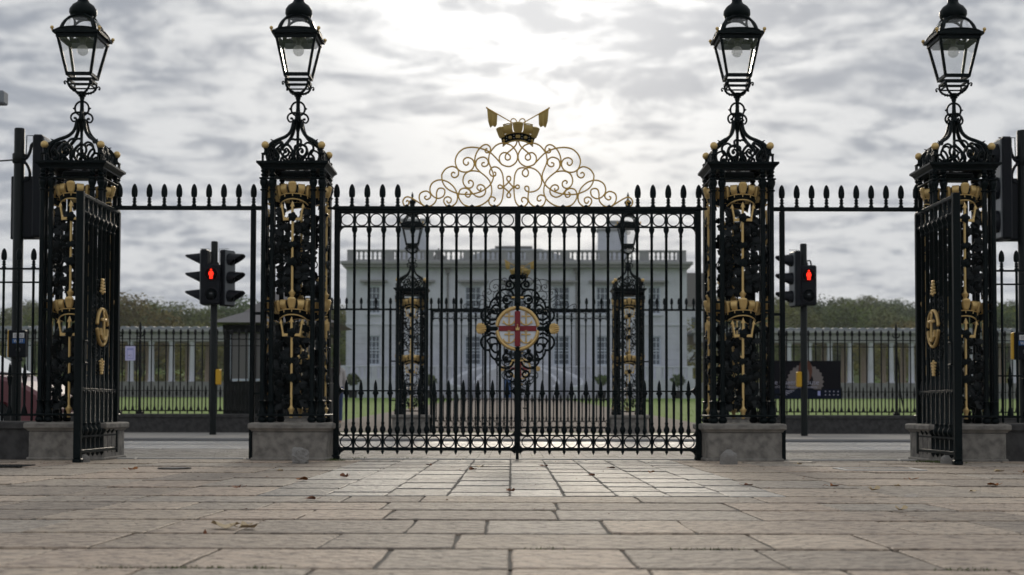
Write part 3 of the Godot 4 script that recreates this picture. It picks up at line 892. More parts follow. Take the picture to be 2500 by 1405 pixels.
func woods() -> void:
	# the trees nearest the colonnades first: x, distance, height, form, shade, width, what is said of it
	var left := [
		[-46.0, 138.0, 13.0, 0, 3, 1.15, "broad russet autumn tree rising above the left colonnade's middle"],
		[-37.5, 134.0, 9.0, 1, 2, 1.1, "low yellow-green tree behind the left colonnade, right of the russet one"],
		[-54.5, 140.0, 10.5, 2, 1, 1.1, "dark green tree behind the left colonnade at its outer end"],
		[-30.0, 150.0, 11.5, 1, 4, 1.2, "olive tree behind the small kiosk's roof"],
		[-24.0, 140.0, 9.5, 0, 0, 1.2, "green tree close to the mansion's left side"],
		[-42.0, 176.0, 15.5, 2, 1, 1.25, "dark green rounded tree behind the left traffic light's lower lamp"],
		[-62.0, 185.0, 14.5, 0, 0, 1.2, "mid-green tree on the slope behind the outer left colonnade"],
		[-74.0, 205.0, 16.0, 1, 3, 1.2, "bronze tree far up the slope beside the open left gate"],
		[-68.0, 215.0, 15.0, 3, 0, 1.6, "tall tree standing up from the left skyline"],
		[-33.0, 215.0, 14.0, 1, 2, 1.3, "pale olive tree on the slope left of the mansion"],
		[-60.0, 128.0, 6.5, 1, 2, 1.3, "low golden shrub-like tree by the left colonnade's outer columns"],
		[-79.0, 150.0, 15.0, 0, 5, 1.2, "bright green tree seen through the far left railings"],
		[-70.0, 132.0, 10.0, 2, 5, 1.2, "fresh green bushy tree low behind the far left railings"],
	]
	for t in left: tree("broadleaf_tree", t[0], t[1], t[2], t[3], t[4], t[6], t[5])
	var right := [
		[53.0, 176.0, 14.5, 0, 0, 1.15, "big green tree at the peak of the right skyline"],
		[38.0, 150.0, 12.0, 1, 4, 1.2, "olive brown tree just right of the right-hand traffic light"],
		[32.0, 140.0, 10.0, 2, 0, 1.2, "green tree behind the right-hand traffic light's pole"],
		[52.0, 142.0, 11.0, 1, 3, 1.2, "brownish tree behind the middle of the right colonnade"],
		[59.0, 170.0, 12.5, 2, 4, 1.3, "low olive tree where the right skyline drops"],
		[67.0, 150.0, 12.5, 0, 1, 1.1, "dark tree beside the open right gate"],
		[24.0, 150.0, 10.5, 1, 2, 1.2, "yellow-green tree close to the mansion's right corner"],
		[27.5, 190.0, 13.5, 0, 1, 1.2, "dark green tree on the slope right of the mansion"],
		[44.0, 134.0, 8.0, 1, 2, 1.3, "low green tree behind the right colonnade's inner half"],
		[76.0, 160.0, 15.5, 0, 5, 1.2, "bright green tree seen through the far right railings"],
		[84.0, 150.0, 13.0, 2, 0, 1.2, "mid-green tree at the edge of the far right railings"],
		[55.0, 205.0, 14.5, 3, 1, 1.5, "slim dark tree on the right skyline"],
	]
	for t in right: tree("broadleaf_tree", t[0], t[1], t[2], t[3], t[4], t[6], t[5])
	# the wood beyond, one mass
	var mm := MultiMesh.new()
	mm.transform_format = MultiMesh.TRANSFORM_3D
	mm.use_colors = true
	mm.mesh = G.crown0
	mm.instance_count = 260
	for k in 260:
		var s := -1.0 if k % 2 else 1.0
		var d := rng.randf_range(165.0, 400.0)
		var x := s * rng.randf_range(0.12, 0.62) * d
		var h := rng.randf_range(10.0, 14.5)
		mm.set_instance_transform(k, Transform3D(Basis(Vector3.UP, rng.randf() * TAU).scaled(Vector3(h * 1.25, h, h * 1.25)), Vector3(x, land(x, zd(d)), zd(d))))
		var g := rng.randf_range(0.7, 1.3)
		mm.set_instance_color(k, Color(g * rng.randf_range(0.8, 1.3), g, g * 0.85))
	var wood := MultiMeshInstance3D.new()
	wood.name = "far_wood"; wood.multimesh = mm; wood.material_override = M.crowns[0]
	add_child(wood)
	tag(wood, "autumn wood covering the far hillside", "", "", "stuff")
	# undergrowth behind the colonnades
	var bl := []
	for k in 60:
		var s := -1.0 if k % 2 else 1.0
		var x := s * rng.randf_range(20.0, 62.0)
		bl.append([Vector3(x, land(x, zd(126.0)) + 1.3, zd(124.0) - rng.randf() * 6.0), rng.randf_range(1.1, 2.2)])
	tag(put("undergrowth", leafy(bl, 9000, 0.28, 9), M.crowns[2]), "shrubbery seen between the columns of both colonnades", "", "", "stuff")
	# a house far off to the right of the mansion
	var o := thing("distant_house", Vector3(27.0, 5.0, zd(170.0)), "distant pale house with dark pitched roof beyond the mansion's right corner", "house")
	put("wall", Mb.new().box(Vector3(0, 6.5, 0), Vector3(7.0, 9.0, 7.0)).done(), M.ashlar, o)
	put("roof", Mb.new().at(0, 11.0, 3.8).prism([[-4.0, 0], [4.0, 0], [1.5, 5.0], [-1.5, 5.0]], -7.6, 0.0).done(), M.slate, o)
	for x in [-2.0, 0.2, 2.3]:
		put("window", Mb.new().box(Vector3(x, 8.6, 3.52), Vector3(0.9, 1.6, 0.06)).done(), M.pane_dark, o)

func kiosk() -> void:
	var z := zd(25.5)
	var o := thing("kiosk", Vector3(-5.25, land(-5, z), z), "small dark timber kiosk with hipped slate roof behind the far left railings", "kiosk")
	var w := 1.12
	var y0 := 0.0
	put("base_panel", Mb.new().box(Vector3(0, y0 + 0.48, 0), Vector3(w * 2, 0.96, 2.2), 0.01).done(), M.dark_wood, o)
	for x in [-w + 0.06, -w + 0.62, 0.0, w - 0.62, w - 0.06]:
		for zz in [-1.04, 1.04]: put("post", Mb.new().box(Vector3(x, 1.55, zz), Vector3(0.12, 1.2, 0.12)).done(), M.dark_wood, o)
	put("fascia", Mb.new().box(Vector3(0, 2.14, 0), Vector3(w * 2 + 0.06, 0.20, 2.3)).done(), M.dark_wood, o)
	var i := 0
	for x in [-w + 0.34, -0.31, 0.31, w - 0.34]:
		var f := put("window", Mb.new().box(Vector3(x - 0.215, 1.5, 1.03), Vector3(0.05, 1.06, 0.06)).box(Vector3(x + 0.215, 1.5, 1.03), Vector3(0.05, 1.06, 0.06)).box(Vector3(x, 0.995, 1.03), Vector3(0.48, 0.05, 0.06)).done(), M.white_wood, o)
		put("pane", Mb.new().box(Vector3(x, 1.52, 1.01), Vector3(0.38, 1.0, 0.02)).done(), M.blind, f)
		i += 1
	var mr := Mb.new()
	var e := 1.42
	for k in 4:
		var a := PI / 4 + k * PI / 2
		var b := a + PI / 2
		var pa := Vector3(cos(a), 0, sin(a)) * e * 1.414
		var pb := Vector3(cos(b), 0, sin(b)) * e * 1.414
		mr.quad(pa + Vector3(0, 2.24, 0), pb + Vector3(0, 2.24, 0), pb * 0.55 + Vector3(0, 2.50, 0), pa * 0.55 + Vector3(0, 2.50, 0), pa + pb + Vector3.UP * 3)
		mr.flat(pa * 0.55 + Vector3(0, 2.50, 0), pb * 0.55 + Vector3(0, 2.50, 0), Vector3(0, 3.15, 0), pa + pb + Vector3.UP * 2)
		mr.quad(pa + Vector3(0, 2.24, 0), pb + Vector3(0, 2.24, 0), pb * 0.8 + Vector3(0, 2.2, 0), pa * 0.8 + Vector3(0, 2.2, 0), Vector3.DOWN)
	put("roof", mr.done(), M.slate, o)
	put("roof_finial", Mb.new().at(0, 3.12, 0).lathe([[0.06, 0], [0.09, 0.06], [0.03, 0.12], [0.0, 0.3]], 8).done(), M.dark_wood, o)

# ------------------------------------------------------------------ shared ironwork shapes
func v3(p: Array, sx := 1.0, z := 0.0) -> Array:
	var o := []
	for q in p: o.append(Vector3(q[0] * sx, q[1], z))
	return o

func rope(pts: Array, r: float, lumps: int) -> ArrayMesh:
	# a twisted cable: lozenges laid along a line
	var mb := Mb.new()
	mb.tube(pts, r * 0.75, 6)
	var m := pts.size() - 1
	for k in lumps:
		var t := (k + 0.5) / lumps * m
		var i := mini(int(t), m - 1)
		var p: Vector3 = pts[i].lerp(pts[i + 1], t - i)
		var d: Vector3 = (pts[i + 1] - pts[i]).normalized()
		var s := d.cross(Vector3(0, 0, 1)).normalized()
		mb.xf = Transform3D(Basis(d, s, d.cross(s)) * Basis(Vector3(0, 0, 1), 0.7), p)
		mb.ball(Vector3(), r, 6, Vector3(1.25, 0.62, 0.95))
		mb.xf = Transform3D()
	return mb.done()

func arc(r: float, a0: float, a1: float, y: float, n := 14, drop := 0.0) -> Array:
	var o := []
	for i in n + 1:
		var a := lerpf(a0, a1, float(i) / n)
		o.append(Vector3(sin(a) * r, y - drop * (1.0 - cos(a)), cos(a) * r - r * 0.8))
	return o

func shapes() -> void:
	G.spear = Mb.new().lathe([[0.017, 0.0], [0.024, 0.006], [0.016, 0.018], [0.013, 0.028], [0.021, 0.036], [0.021, 0.042], [0.013, 0.048], [0.018, 0.062], [0.018, 0.068], [0.012, 0.074], [0.012, 0.082], [0.023, 0.083], [0.028, 0.105], [0.029, 0.130], [0.026, 0.160], [0.018, 0.187], [0.008, 0.203], [0.0, 0.207]], 10, 0.55).done()
	G.bar = Mb.new().lathe([[0.0, 0.042], [0.016, 0.074], [0.0125, 0.08], [0.0125, 0.235], [0.018, 0.242], [0.027, 0.264], [0.0268, 0.285], [0.0135, 0.31], [0.0145, 0.325], [0.0175, 0.332], [0.0175, 0.338], [0.0125, 0.342], [0.0125, 2.044], [0.017, 2.048], [0.017, 2.054], [0.0135, 2.062], [0.015, 2.078], [0.025, 2.102], [0.026, 2.118], [0.019, 2.14], [0.0125, 2.146], [0.0125, 2.265]], 10).done()
	G.dog = Mb.new().lathe([[0.0, 0.198], [0.009, 0.222], [0.014, 0.236], [0.022, 0.258], [0.021, 0.272], [0.012, 0.294], [0.0145, 0.299], [0.0145, 0.304], [0.011, 0.308], [0.0125, 0.54], [0.0155, 0.546], [0.0155, 0.554], [0.013, 0.558], [0.0165, 0.575], [0.018, 0.592], [0.027, 0.598], [0.029, 0.609], [0.024, 0.618], [0.0155, 0.622], [0.0172, 0.655], [0.0135, 0.69], [0.006, 0.72], [0.0, 0.731]], 10, 0.8).done()
	var ring := func(r: float) -> ArrayMesh:
		var p := []
		for k in 28: p.append(Vector3(cos(TAU * k / 28) * r, sin(TAU * k / 28) * r, 0))
		return Mb.new().tube(p, 0.0058, 6, true, -1.0, 1.6).done()
	G.ring_top = ring.call(0.0555)
	G.ring_low = ring.call(0.0515)
	# railing bar and its short partner
	G.rail_bar = Mb.new().lathe([[0.0125, 0.345], [0.0125, 1.752]], 8).done()
	G.rail_dog = Mb.new().lathe([[0.012, 0.40], [0.028, 0.408], [0.03, 0.425], [0.018, 0.47], [0.012, 0.49], [0.012, 0.66], [0.018, 0.69], [0.024, 0.735], [0.026, 0.75], [0.016, 0.758], [0.017, 0.79], [0.01, 0.85], [0.0, 0.885]], 8, 0.8).done()
	# gilded naval crown for the piers
	var mb := Mb.new()
	for k in 16:
		var a0 := lerpf(-1.25, 1.25, k / 16.0)
		var a1 := lerpf(-1.25, 1.25, (k + 1) / 16.0)
		var q := []
		for e in [[a0, 0.130, -0.146], [a1, 0.130, -0.146], [a1, 0.150, -0.098], [a0, 0.150, -0.098]]:
			q.append(Vector3(sin(e[0]) * e[1], e[2] - (0.07 if e[2] < -0.1 else 0.032) * (1 - cos(e[0])), cos(e[0]) * e[1] - 0.12))
		mb.quad(q[0], q[1], q[2], q[3], Vector3(sin(a0), 0, cos(a0)))
		var up := Vector3(sin(a0) * 0.004, 0.082, cos(a0) * 0.004)
		mb.quad(q[3], q[2], q[2] + up, q[3] + up, Vector3(sin(a0), 0, cos(a0)))
	G.circlet = mb.done()
	var sh := func(p: Array) -> Array:
		var o := []
		for q in p: o.append(q + Vector3(0, 0, 0.002))
		return o
	G.rope_upper = rope(sh.call(arc(0.154, -1.25, 1.25, -0.098, 16, 0.032)), 0.0062, 30)
	G.rope_lower = rope(sh.call(arc(0.134, -1.22, 1.22, -0.147, 16, 0.07)), 0.0075, 36)
	mb = Mb.new()
	for k in 5:
		var a := lerpf(-1.0, 1.0, k / 4.0)
		mb.box(Vector3(sin(a) * 0.151, -0.112 - 0.035 * (1 - cos(a)), cos(a) * 0.151 - 0.118), Vector3(0.006, 0.020, 0.006))
	G.circlet_studs = mb.done()
	mb = Mb.new()
	mb.prism([[-0.021, -0.050], [0.021, -0.050], [0.031, -0.026], [0.0365, 0.008], [0.037, 0.036], [0.028, 0.048], [0.012, 0.054], [-0.012, 0.054], [-0.028, 0.048], [-0.037, 0.036], [-0.0365, 0.008], [-0.031, -0.026]], -0.012, 0.016, 0.010)
	for y in [-0.036, -0.022, -0.008, 0.008, 0.034]:
		var w := lerpf(0.016, 0.028, (y + 0.05) / 0.09)
		mb.tube([Vector3(-w, y + 0.005, 0.0145), Vector3(0, y, 0.0185), Vector3(w, y + 0.005, 0.0145)], 0.0026, 5)
	for x in [-0.016, 0.0, 0.016]: mb.box(Vector3(x, 0.021, 0.017), Vector3(0.008, 0.011, 0.005))
	G.stern = mb.done()
	mb = Mb.new()
	for k in 6:
		var t0 := k / 6.0
		var t1 := (k + 1) / 6.0
		var f := func(t: float, s: float) -> Vector3: return Vector3(s * lerpf(0.026, 0.031, t), lerpf(-0.044, 0.036, t), 0.016 * sin(t * PI) - 0.002)
		var z := Vector3(0, 0, 0.016)
		mb.quad(f.call(t0, -1), f.call(t0, 1), f.call(t1, 1), f.call(t1, -1), Vector3.BACK)
		for s in [-1, 1]: mb.quad(f.call(t0, s), f.call(t1, s), f.call(t1, s) - z, f.call(t0, s) - z, Vector3(s, 0, 0))
	mb.box(Vector3(0, 0.036, -0.006), Vector3(0.062, 0.007, 0.014))
	G.sail = mb.done()
	# trident, its shaft and vase; measured from the crown's top
	G.trident = Mb.new().at(0, 0.034, 0).prism([[-0.083, -0.380], [-0.088, -0.330], [-0.101, -0.262], [-0.113, -0.262], [-0.095, -0.222], [-0.079, -0.262], [-0.086, -0.258], [-0.069, -0.352], [-0.030, -0.352], [-0.012, -0.335], [-0.009, -0.250], [-0.021, -0.252], [0.0, -0.200], [0.021, -0.252], [0.009, -0.250], [0.012, -0.335], [0.030, -0.352], [0.069, -0.352], [0.086, -0.258], [0.079, -0.262], [0.095, -0.222], [0.113, -0.262], [0.101, -0.262], [0.088, -0.330], [0.083, -0.380], [0.010, -0.375], [-0.010, -0.375]], 0.0, 0.018, 0.003).done()
	G.shaft = Mb.new().lathe([[0.0115, -0.985], [0.012, -0.34]], 10).done()
	G.vase = Mb.new().lathe([[0.016, -1.075], [0.017, -1.03], [0.020, -1.02], [0.030, -1.0], [0.031, -0.992], [0.020, -0.985], [0.014, -0.97], [0.008, -0.955], [0.006, -0.945], [0.012, -0.938], [0.0, -0.925]], 10).done()
	G.gold_ball = Mb.new().ball(Vector3(), 0.034, 14).done()
	# cast leaves: lobed, toothed, and a rose
	for f in 3:
		mb = Mb.new()
		var n := 20
		var o := []
		for k in n:
			var a := TAU * k / n
			var r := 0.044
			if f == 0: r *= 0.80 + 0.24 * absf(cos(a * 2.5)) + 0.05 * cos(a)
			elif f == 1: r *= (1.0 if k % 2 else 0.70) * (1.25 - 0.45 * absf(sin(a)))
			else: r *= 0.86 + 0.14 * cos(a * 5.0)
			o.append(Vector3(cos(a) * r, sin(a) * r, 0.004 * sin(a * 5.0)))
		for k in n:
			var p: Vector3 = o[k]
			var q: Vector3 = o[(k + 1) % n]
			var cz := Vector3(0, 0, 0.016 if f < 2 else 0.022)
			var np := Vector3(p.x * 9, p.y * 9, 1)
			var nq := Vector3(q.x * 9, q.y * 9, 1)
			mb.tri(cz, p, q, Vector3.BACK, np, nq)
			mb.tri(Vector3(0, 0, -0.005), p, q, Vector3.FORWARD, Vector3(p.x * 9, p.y * 9, -1), Vector3(q.x * 9, q.y * 9, -1))
		if f == 2: mb.ball(Vector3(0, 0, 0.02), 0.014, 8)
		if f == 0: mb.tube([Vector3(-0.04, 0, 0.005), Vector3(0, 0.002, 0.019), Vector3(0.04, 0, 0.006)], 0.0025, 5)
		G["leaf%d" % f] = mb.done()
	# vine stems
	mb = Mb.new()
	for s in [-1, 1]:
		for u in [2.12, 1.08]:
			var p := []
			for k in 11: p.append(Vector3(s * (0.075 + 0.045 * sin(k * 1.15)), u - k * 0.064, 0.004 * (k % 3)))
			mb.tube(spline(p, 4), 0.0075, 6)
			for c in [[0.115, u - 0.31, 0.046], [0.085, u - 0.20, 0.034], [0.10, u - 0.47, 0.036]]:
				var q := []
				for k in 18:
					var a := k * 0.43
					q.append(Vector3(s * c[0] + cos(a) * c[2] * (1.0 - k * 0.025), c[1] + sin(a) * c[2] * (1.0 - k * 0.025), 0.006))
				mb.tube(q, 0.006, 6)
	G.vine = mb.done()

func crown_on(o: Node3D, y: float, z: float) -> void:
	var b := put("crown", G.circlet, M.iron, o, at(0, y, z))
	put("rope_edge", G.rope_upper, M.gold, o, at(0, y, z))
	put("rope_edge", G.rope_lower, M.gold, o, at(0, y, z))
	put("crown_stud", G.circlet_studs, M.gold, o, at(0, y, z))
	for k in 5:
		var a := (k - 2) * 0.50
		var t := Transform3D(Basis(Vector3.UP, a) * Basis(Vector3(1, 0, 0), 0.22), Vector3(sin(a) * 0.163, y - 0.048 - 0.042 * (1 - cos(a)) + (0.004 if k == 2 else 0.0), z + cos(a) * 0.163 - 0.122))
		put("crown_stern" if k % 2 == 0 else "crown_sail", G.stern if k % 2 == 0 else G.sail, M.gold, o, t)

# ------------------------------------------------------------------ piers
func pedestal(x: float, z: float, y: float, label: String) -> void:
	if not G.has("ped"):
		var mb := Mb.new()
		mb.box(Vector3(0, 0.130, 0), Vector3(0.67, 0.262, 0.67), 0.012)
		G.ped = mb.done()
		mb = Mb.new()
		var prof := [[0.337, 0.258], [0.343, 0.262], [0.349, 0.274], [0.364, 0.282], [0.370, 0.290], [0.370, 0.322], [0.362, 0.333], [0.345, 0.337]]
		for i in prof.size() - 1:
			var a: Array = prof[i]
			var b: Array = prof[i + 1]
			for k in 4:
				mb.xf = Transform3D(Basis(Vector3.UP, k * PI / 2), Vector3())
				mb.quad(Vector3(-a[0], a[1], a[0]), Vector3(a[0], a[1], a[0]), Vector3(b[0], b[1], b[0]), Vector3(-b[0], b[1], b[0]), Vector3(0, 0.3, 1) if a[1] > 0.3 else Vector3(0, -0.1, 1))
		mb.xf = Transform3D()
		mb.quad(Vector3(-0.345, 0.337, 0.345), Vector3(0.345, 0.337, 0.345), Vector3(0.345, 0.337, -0.345), Vector3(-0.345, 0.337, -0.345), Vector3.UP)
		G.cap = mb.done()
		G.apron = Mb.new().box(Vector3(0, 0.011, 0), Vector3(0.70, 0.03, 0.70), 0.008).done()
	var o := thing("pedestal", Vector3(x, y, z), label, "pedestal", "stone pedestals under the iron piers")
	put("block", G.ped, M.plinth, o)
	put("cap", G.cap, M.plinth, o)
	put("footing", G.apron, M.plinth, o)

func pier(fine: bool) -> Node3D:
	var o := Node3D.new()
	o.name = "gate_pier"
	add_child(o, true)
	tag(o, "x", "gate pier", "ornate black and gold iron gate piers")
	if not G.has("col"):
		G.foot = Mb.new().lathe([[0.02, 0.337], [0.034, 0.343], [0.042, 0.364], [0.034, 0.387], [0.024, 0.394]], 12).done()
		G.col = Mb.new().box(Vector3(0, 1.46, 0), Vector3(0.040, 1.96, 0.040), 0.007).done()
		G.col_base = Mb.new().lathe([[0.034, 0.414], [0.036, 0.43], [0.028, 0.455], [0.026, 0.52], [0.033, 0.526], [0.033, 0.534], [0.02, 0.542]], 10).done()
		G.col_cap = Mb.new().lathe([[0.022, 2.425], [0.033, 2.432], [0.033, 2.44], [0.022, 2.446], [0.024, 2.465], [0.036, 2.495], [0.037, 2.52], [0.028, 2.531]], 10).done()
		G.baluster = Mb.new().lathe([[0.028, 2.546], [0.018, 2.556], [0.031, 2.572], [0.018, 2.588], [0.030, 2.606], [0.022, 2.626]], 10).done()
		var mb := Mb.new()
		for k in 4:
			mb.xf = Transform3D(Basis(Vector3.UP, k * PI / 2), Vector3())
			mb.box(Vector3(0, 0.404, 0.281), Vector3(0.61 - 0.05 * (k % 2) * 2.0, 0.021, 0.05), 0.006)
		G.base_rail = mb.done()
		mb = Mb.new()
		for k in 4:
			mb.xf = Transform3D(Basis(Vector3.UP, k * PI / 2), Vector3())
			mb.box(Vector3(0, 2.538, 0.275), Vector3(0.60 - 0.05 * (k % 2) * 2.0, 0.014, 0.05), 0.004)
		G.upper_rail = mb.done()
		mb = Mb.new()
		var prof := [[0.20, 2.624], [0.288, 2.626], [0.288, 2.638], [0.295, 2.643], [0.300, 2.655], [0.316, 2.668], [0.324, 2.672], [0.324, 2.690], [0.20, 2.692]]
		for i in prof.size() - 1:
			var a: Array = prof[i]
			var b: Array = prof[i + 1]
			for k in 4:
				mb.xf = Transform3D(Basis(Vector3.UP, k * PI / 2), Vector3())
				mb.quad(Vector3(-a[0], a[1], a[0]), Vector3(a[0], a[1], a[0]), Vector3(b[0], b[1], b[0]), Vector3(-b[0], b[1], b[0]), Vector3(0, 0.01 if i < 7 else 1.0, 1 if i < 7 else 0) if i > 0 else Vector3(0, -1, 0.1))
		mb.xf = Transform3D()
		G.cornice = mb.done()
		G.soffit = Mb.new().box(Vector3(0, 2.60, 0), Vector3(0.27, 0.05, 0.27), 0.01).done()
		G.tie = Mb.new().box(Vector3(0, 1.43, 0), Vector3(0.05, 0.022, 0.014), 0.003).box(Vector3(0, 1.35, 0), Vector3(0.05, 0.022, 0.014), 0.003).done()
		# top: open corner pedestals with stems for the gilt balls
		mb = Mb.new()
		for sx in [-1, 1]:
			for sz in [-1, 1]: mb.box(Vector3(sx * 0.021, 2.724, sz * 0.021), Vector3(0.012, 0.065, 0.012))
		mb.box(Vector3(0, 2.762, 0), Vector3(0.062, 0.014, 0.062), 0.004)
		mb.lathe([[0.022, 2.769], [0.012, 2.78], [0.009, 2.80], [0.018, 2.822]], 8)
		G.corner = mb.done()
		# ogee ribs up to the lamp shaft
		var rib := [[0.225, 2.69], [0.247, 2.735], [0.246, 2.80], [0.222, 2.86], [0.170, 2.905], [0.100, 2.952], [0.057, 3.01], [0.038, 3.085], [0.034, 3.12]]
		var p := []
		for q in rib: p.append(Vector3(q[0] * 0.96, q[1], q[0] * 0.96))
		mb = Mb.new()
		mb.tube(spline(p, 4), 0.017, 6)
		mb.tube([Vector3(0.165, 2.885, 0.165), Vector3(0.190, 2.890, 0.190), Vector3(0.214, 2.904, 0.214)], 0.018, 6, false, 0.003)
		G.rib = mb.done()
		# open scrolls filling each side of the ogee
		var face := func(q: Array) -> Array:
			var out := []
			for s in spline(q.map(func(a): return Vector2(a[0], a[1])), 5):
				var z := 0.235
				for i in rib.size() - 1:
					if s.y >= rib[i][1] and s.y <= rib[i + 1][1]: z = lerpf(rib[i][0], rib[i + 1][0], (s.y - rib[i][1]) / (rib[i + 1][1] - rib[i][1]))
				out.append(Vector3(s.x, s.y, z * 0.97))
			return out
		mb = Mb.new()
		for s in [-1.0, 1.0]:
			for q in [
				[[0.035, 2.695], [0.008, 2.74], [0.018, 2.80], [0.06, 2.838], [0.105, 2.822], [0.118, 2.78], [0.092, 2.742], [0.055, 2.748], [0.042, 2.782], [0.066, 2.805], [0.085, 2.785], [0.072, 2.77]],
				[[0.0, 2.775], [-0.028, 2.81], [-0.058, 2.85], [-0.05, 2.89], [-0.018, 2.898], [0.0, 2.888]],
				[[0.215, 2.70], [0.16, 2.70], [0.135, 2.735], [0.155, 2.78], [0.178, 2.80], [0.165, 2.84], [0.12, 2.86], [0.095, 2.84]],
				[[0.05, 2.70], [0.075, 2.73], [0.11, 2.725], [0.118, 2.70]],
			]:
				mb.tube(face.call(q.map(func(a): return [a[0] * s, 2.69 + (a[1] - 2.69) * 1.10])), 0.0130, 6, false, 0.0095)
			mb.ball(Vector3(s * 0.165, 2.715, 0.235), 0.024, 8)
			mb.ball(Vector3(s * 0.075, 2.788, 0.232), 0.018, 8)
		mb.ball(Vector3(0, 2.775, 0.225), 0.016, 8)
		G.dome_scroll = mb.done()
		mb = Mb.new()
		mb.lathe([[0.014, 2.69], [0.014, 3.01], [0.03, 3.08], [0.04, 3.108], [0.046, 3.116], [0.046, 3.124], [0.03, 3.135], [0.028, 3.165], [0.022, 3.195], [0.018, 3.235], [0.018, 3.305], [0.024, 3.325], [0.024, 3.336]], 10)
		G.shaft_top = mb.done()
		mb = Mb.new()
		var ring := []
		for k in 22: ring.append(Vector3(cos(TAU * k / 22) * 0.064, 3.228 + sin(TAU * k / 22) * 0.066, 0))
		mb.tube(ring, 0.0095, 7, true)
		for s in [-1, 1]:
			mb.ball(Vector3(s * 0.066, 3.228, 0), 0.014, 8)
			mb.ball(Vector3(s * 0.079, 3.228, 0), 0.007, 6)
		G.shaft_ring = mb.done()
		mb = Mb.new()
		for k in 4:
			mb.xf = Transform3D(Basis(Vector3.UP, k * PI / 2 + 0.35), Vector3())
			mb.tube(spline(v3([[0.018, 3.190], [0.05, 3.187], [0.084, 3.17], [0.097, 3.135], [0.078, 3.103], [0.05, 3.11], [0.05, 3.135], [0.066, 3.14]]), 4), 0.0105, 6, false, 0.007)
			mb.ball(Vector3(0.062, 3.135, 0), 0.012, 7)
		mb.xf = Transform3D()
		G.shaft_scroll = mb.done()
	for sx in [-1, 1]:
		for sz in [-1, 1]:
			put("foot", G.foot, M.iron, o, at(sx * 0.262, 0, sz * 0.262))
			put("column", G.col, M.iron, o, at(sx * 0.262, 0, sz * 0.262))
			put("column_base", G.col_base, M.iron, o, at(sx * 0.262, 0, sz * 0.262))
			put("capital", G.col_cap, M.iron, o, at(sx * 0.262, 0, sz * 0.262))
			put("baluster", G.baluster, M.iron, o, at(sx * 0.262, 0, sz * 0.262))
			var c := put("corner_finial", G.corner, M.iron, o, at(sx * 0.255, 0, sz * 0.255))
			put("gilt_ball", G.gold_ball, M.gold, c, at(0, 2.845, 0))
	put("base_rail", G.base_rail, M.iron, o)
	put("upper_rail", G.upper_rail, M.iron, o)
	put("cornice", G.cornice, M.iron, o)
	put("lamp_box", G.soffit, M.iron, o)
	put("shaft", G.shaft_top, M.iron, o)
	put("shaft_ring", G.shaft_ring, M.iron, o)
	put("shaft_scroll", G.shaft_scroll, M.iron, o)
	for k in 4:
		var turn := k * PI / 2
		var b := Basis(Vector3.UP, turn)
		put("rib", G.rib, M.iron, o, Transform3D(b, Vector3()))
		put("dome_scroll", G.dome_scroll, M.iron, o, Transform3D(b, Vector3()))
		for s in [-1, 1]:
			for m in ["col", "col_base", "col_cap", "baluster", "foot"]:
				put({"col": "column", "col_base": "column_base", "col_cap": "capital", "baluster": "baluster", "foot": "foot"}[m], G[m], M.iron, o, Transform3D(b, b * Vector3(s * 0.184, 0, 0.262)))
			put("tie", G.tie, M.iron, o, Transform3D(b, b * Vector3(s * 0.223, 0, 0.262)))
		var p := put("openwork_panel", G.vine, M.iron, o, Transform3D(b, b * Vector3(0, 0, 0.250)))
		for u in [2.50, 1.455]:
			crown_on(p, u, 0.0)
			put("trident", G.trident, M.gold, p, at(0, u, 0.022))
			put("trident_shaft", G.shaft, M.gold, p, at(0, u, 0.018))
			put("vase", G.vase, M.gold, p, at(0, u, 0.018))
			put("leaf", G.leaf0, M.iron, p, at(0, u - 0.312, 0.040))
			put("leaf", G.leaf1, M.iron, p, Transform3D(Basis(Vector3(0, 0, 1), 0.4), Vector3(0, u - 0.56, 0.028)))
			put("leaf", G.leaf0, M.iron, p, Transform3D(Basis(Vector3(0, 0, 1), 1.2), Vector3(0, u - 0.72, 0.028)))
		var r := RandomNumberGenerator.new()
		r.seed = 50 + k
		var loose := Mb.new()
		for u in [2.26, 1.215]:
			for row in 12:
				for s in [-1, 1]:
					for c in 2:
						if r.randf() < 0.13: continue
						var x: float = s * (0.048 + c * 0.074 + r.randf_range(-0.014, 0.014))
						var y: float = u - 0.02 - row * 0.0635 + r.randf_range(-0.018, 0.018)
						if row < 2 and c == 0: continue
						var f := r.randi() % 3
						var sc := r.randf_range(0.95, 1.30)
						var t := Transform3D(Basis.from_euler(Vector3(r.randf_range(-0.5, 0.5), r.randf_range(-0.5, 0.5), r.randf() * TAU)).scaled(Vector3.ONE * sc), Vector3(x, y, r.randf_range(-0.022, 0.016)))
						if fine: put("leaf", G["leaf%d" % f], M.iron_leaf, p, t)
						else:
							loose.xf = t
							loose.lathe([[0.0, -0.004], [0.036, 0.0], [0.0, 0.014]], 7)
		if not fine: tag(put("foliage", loose.done(), M.iron, p), "", "", "", "stuff")
	return o

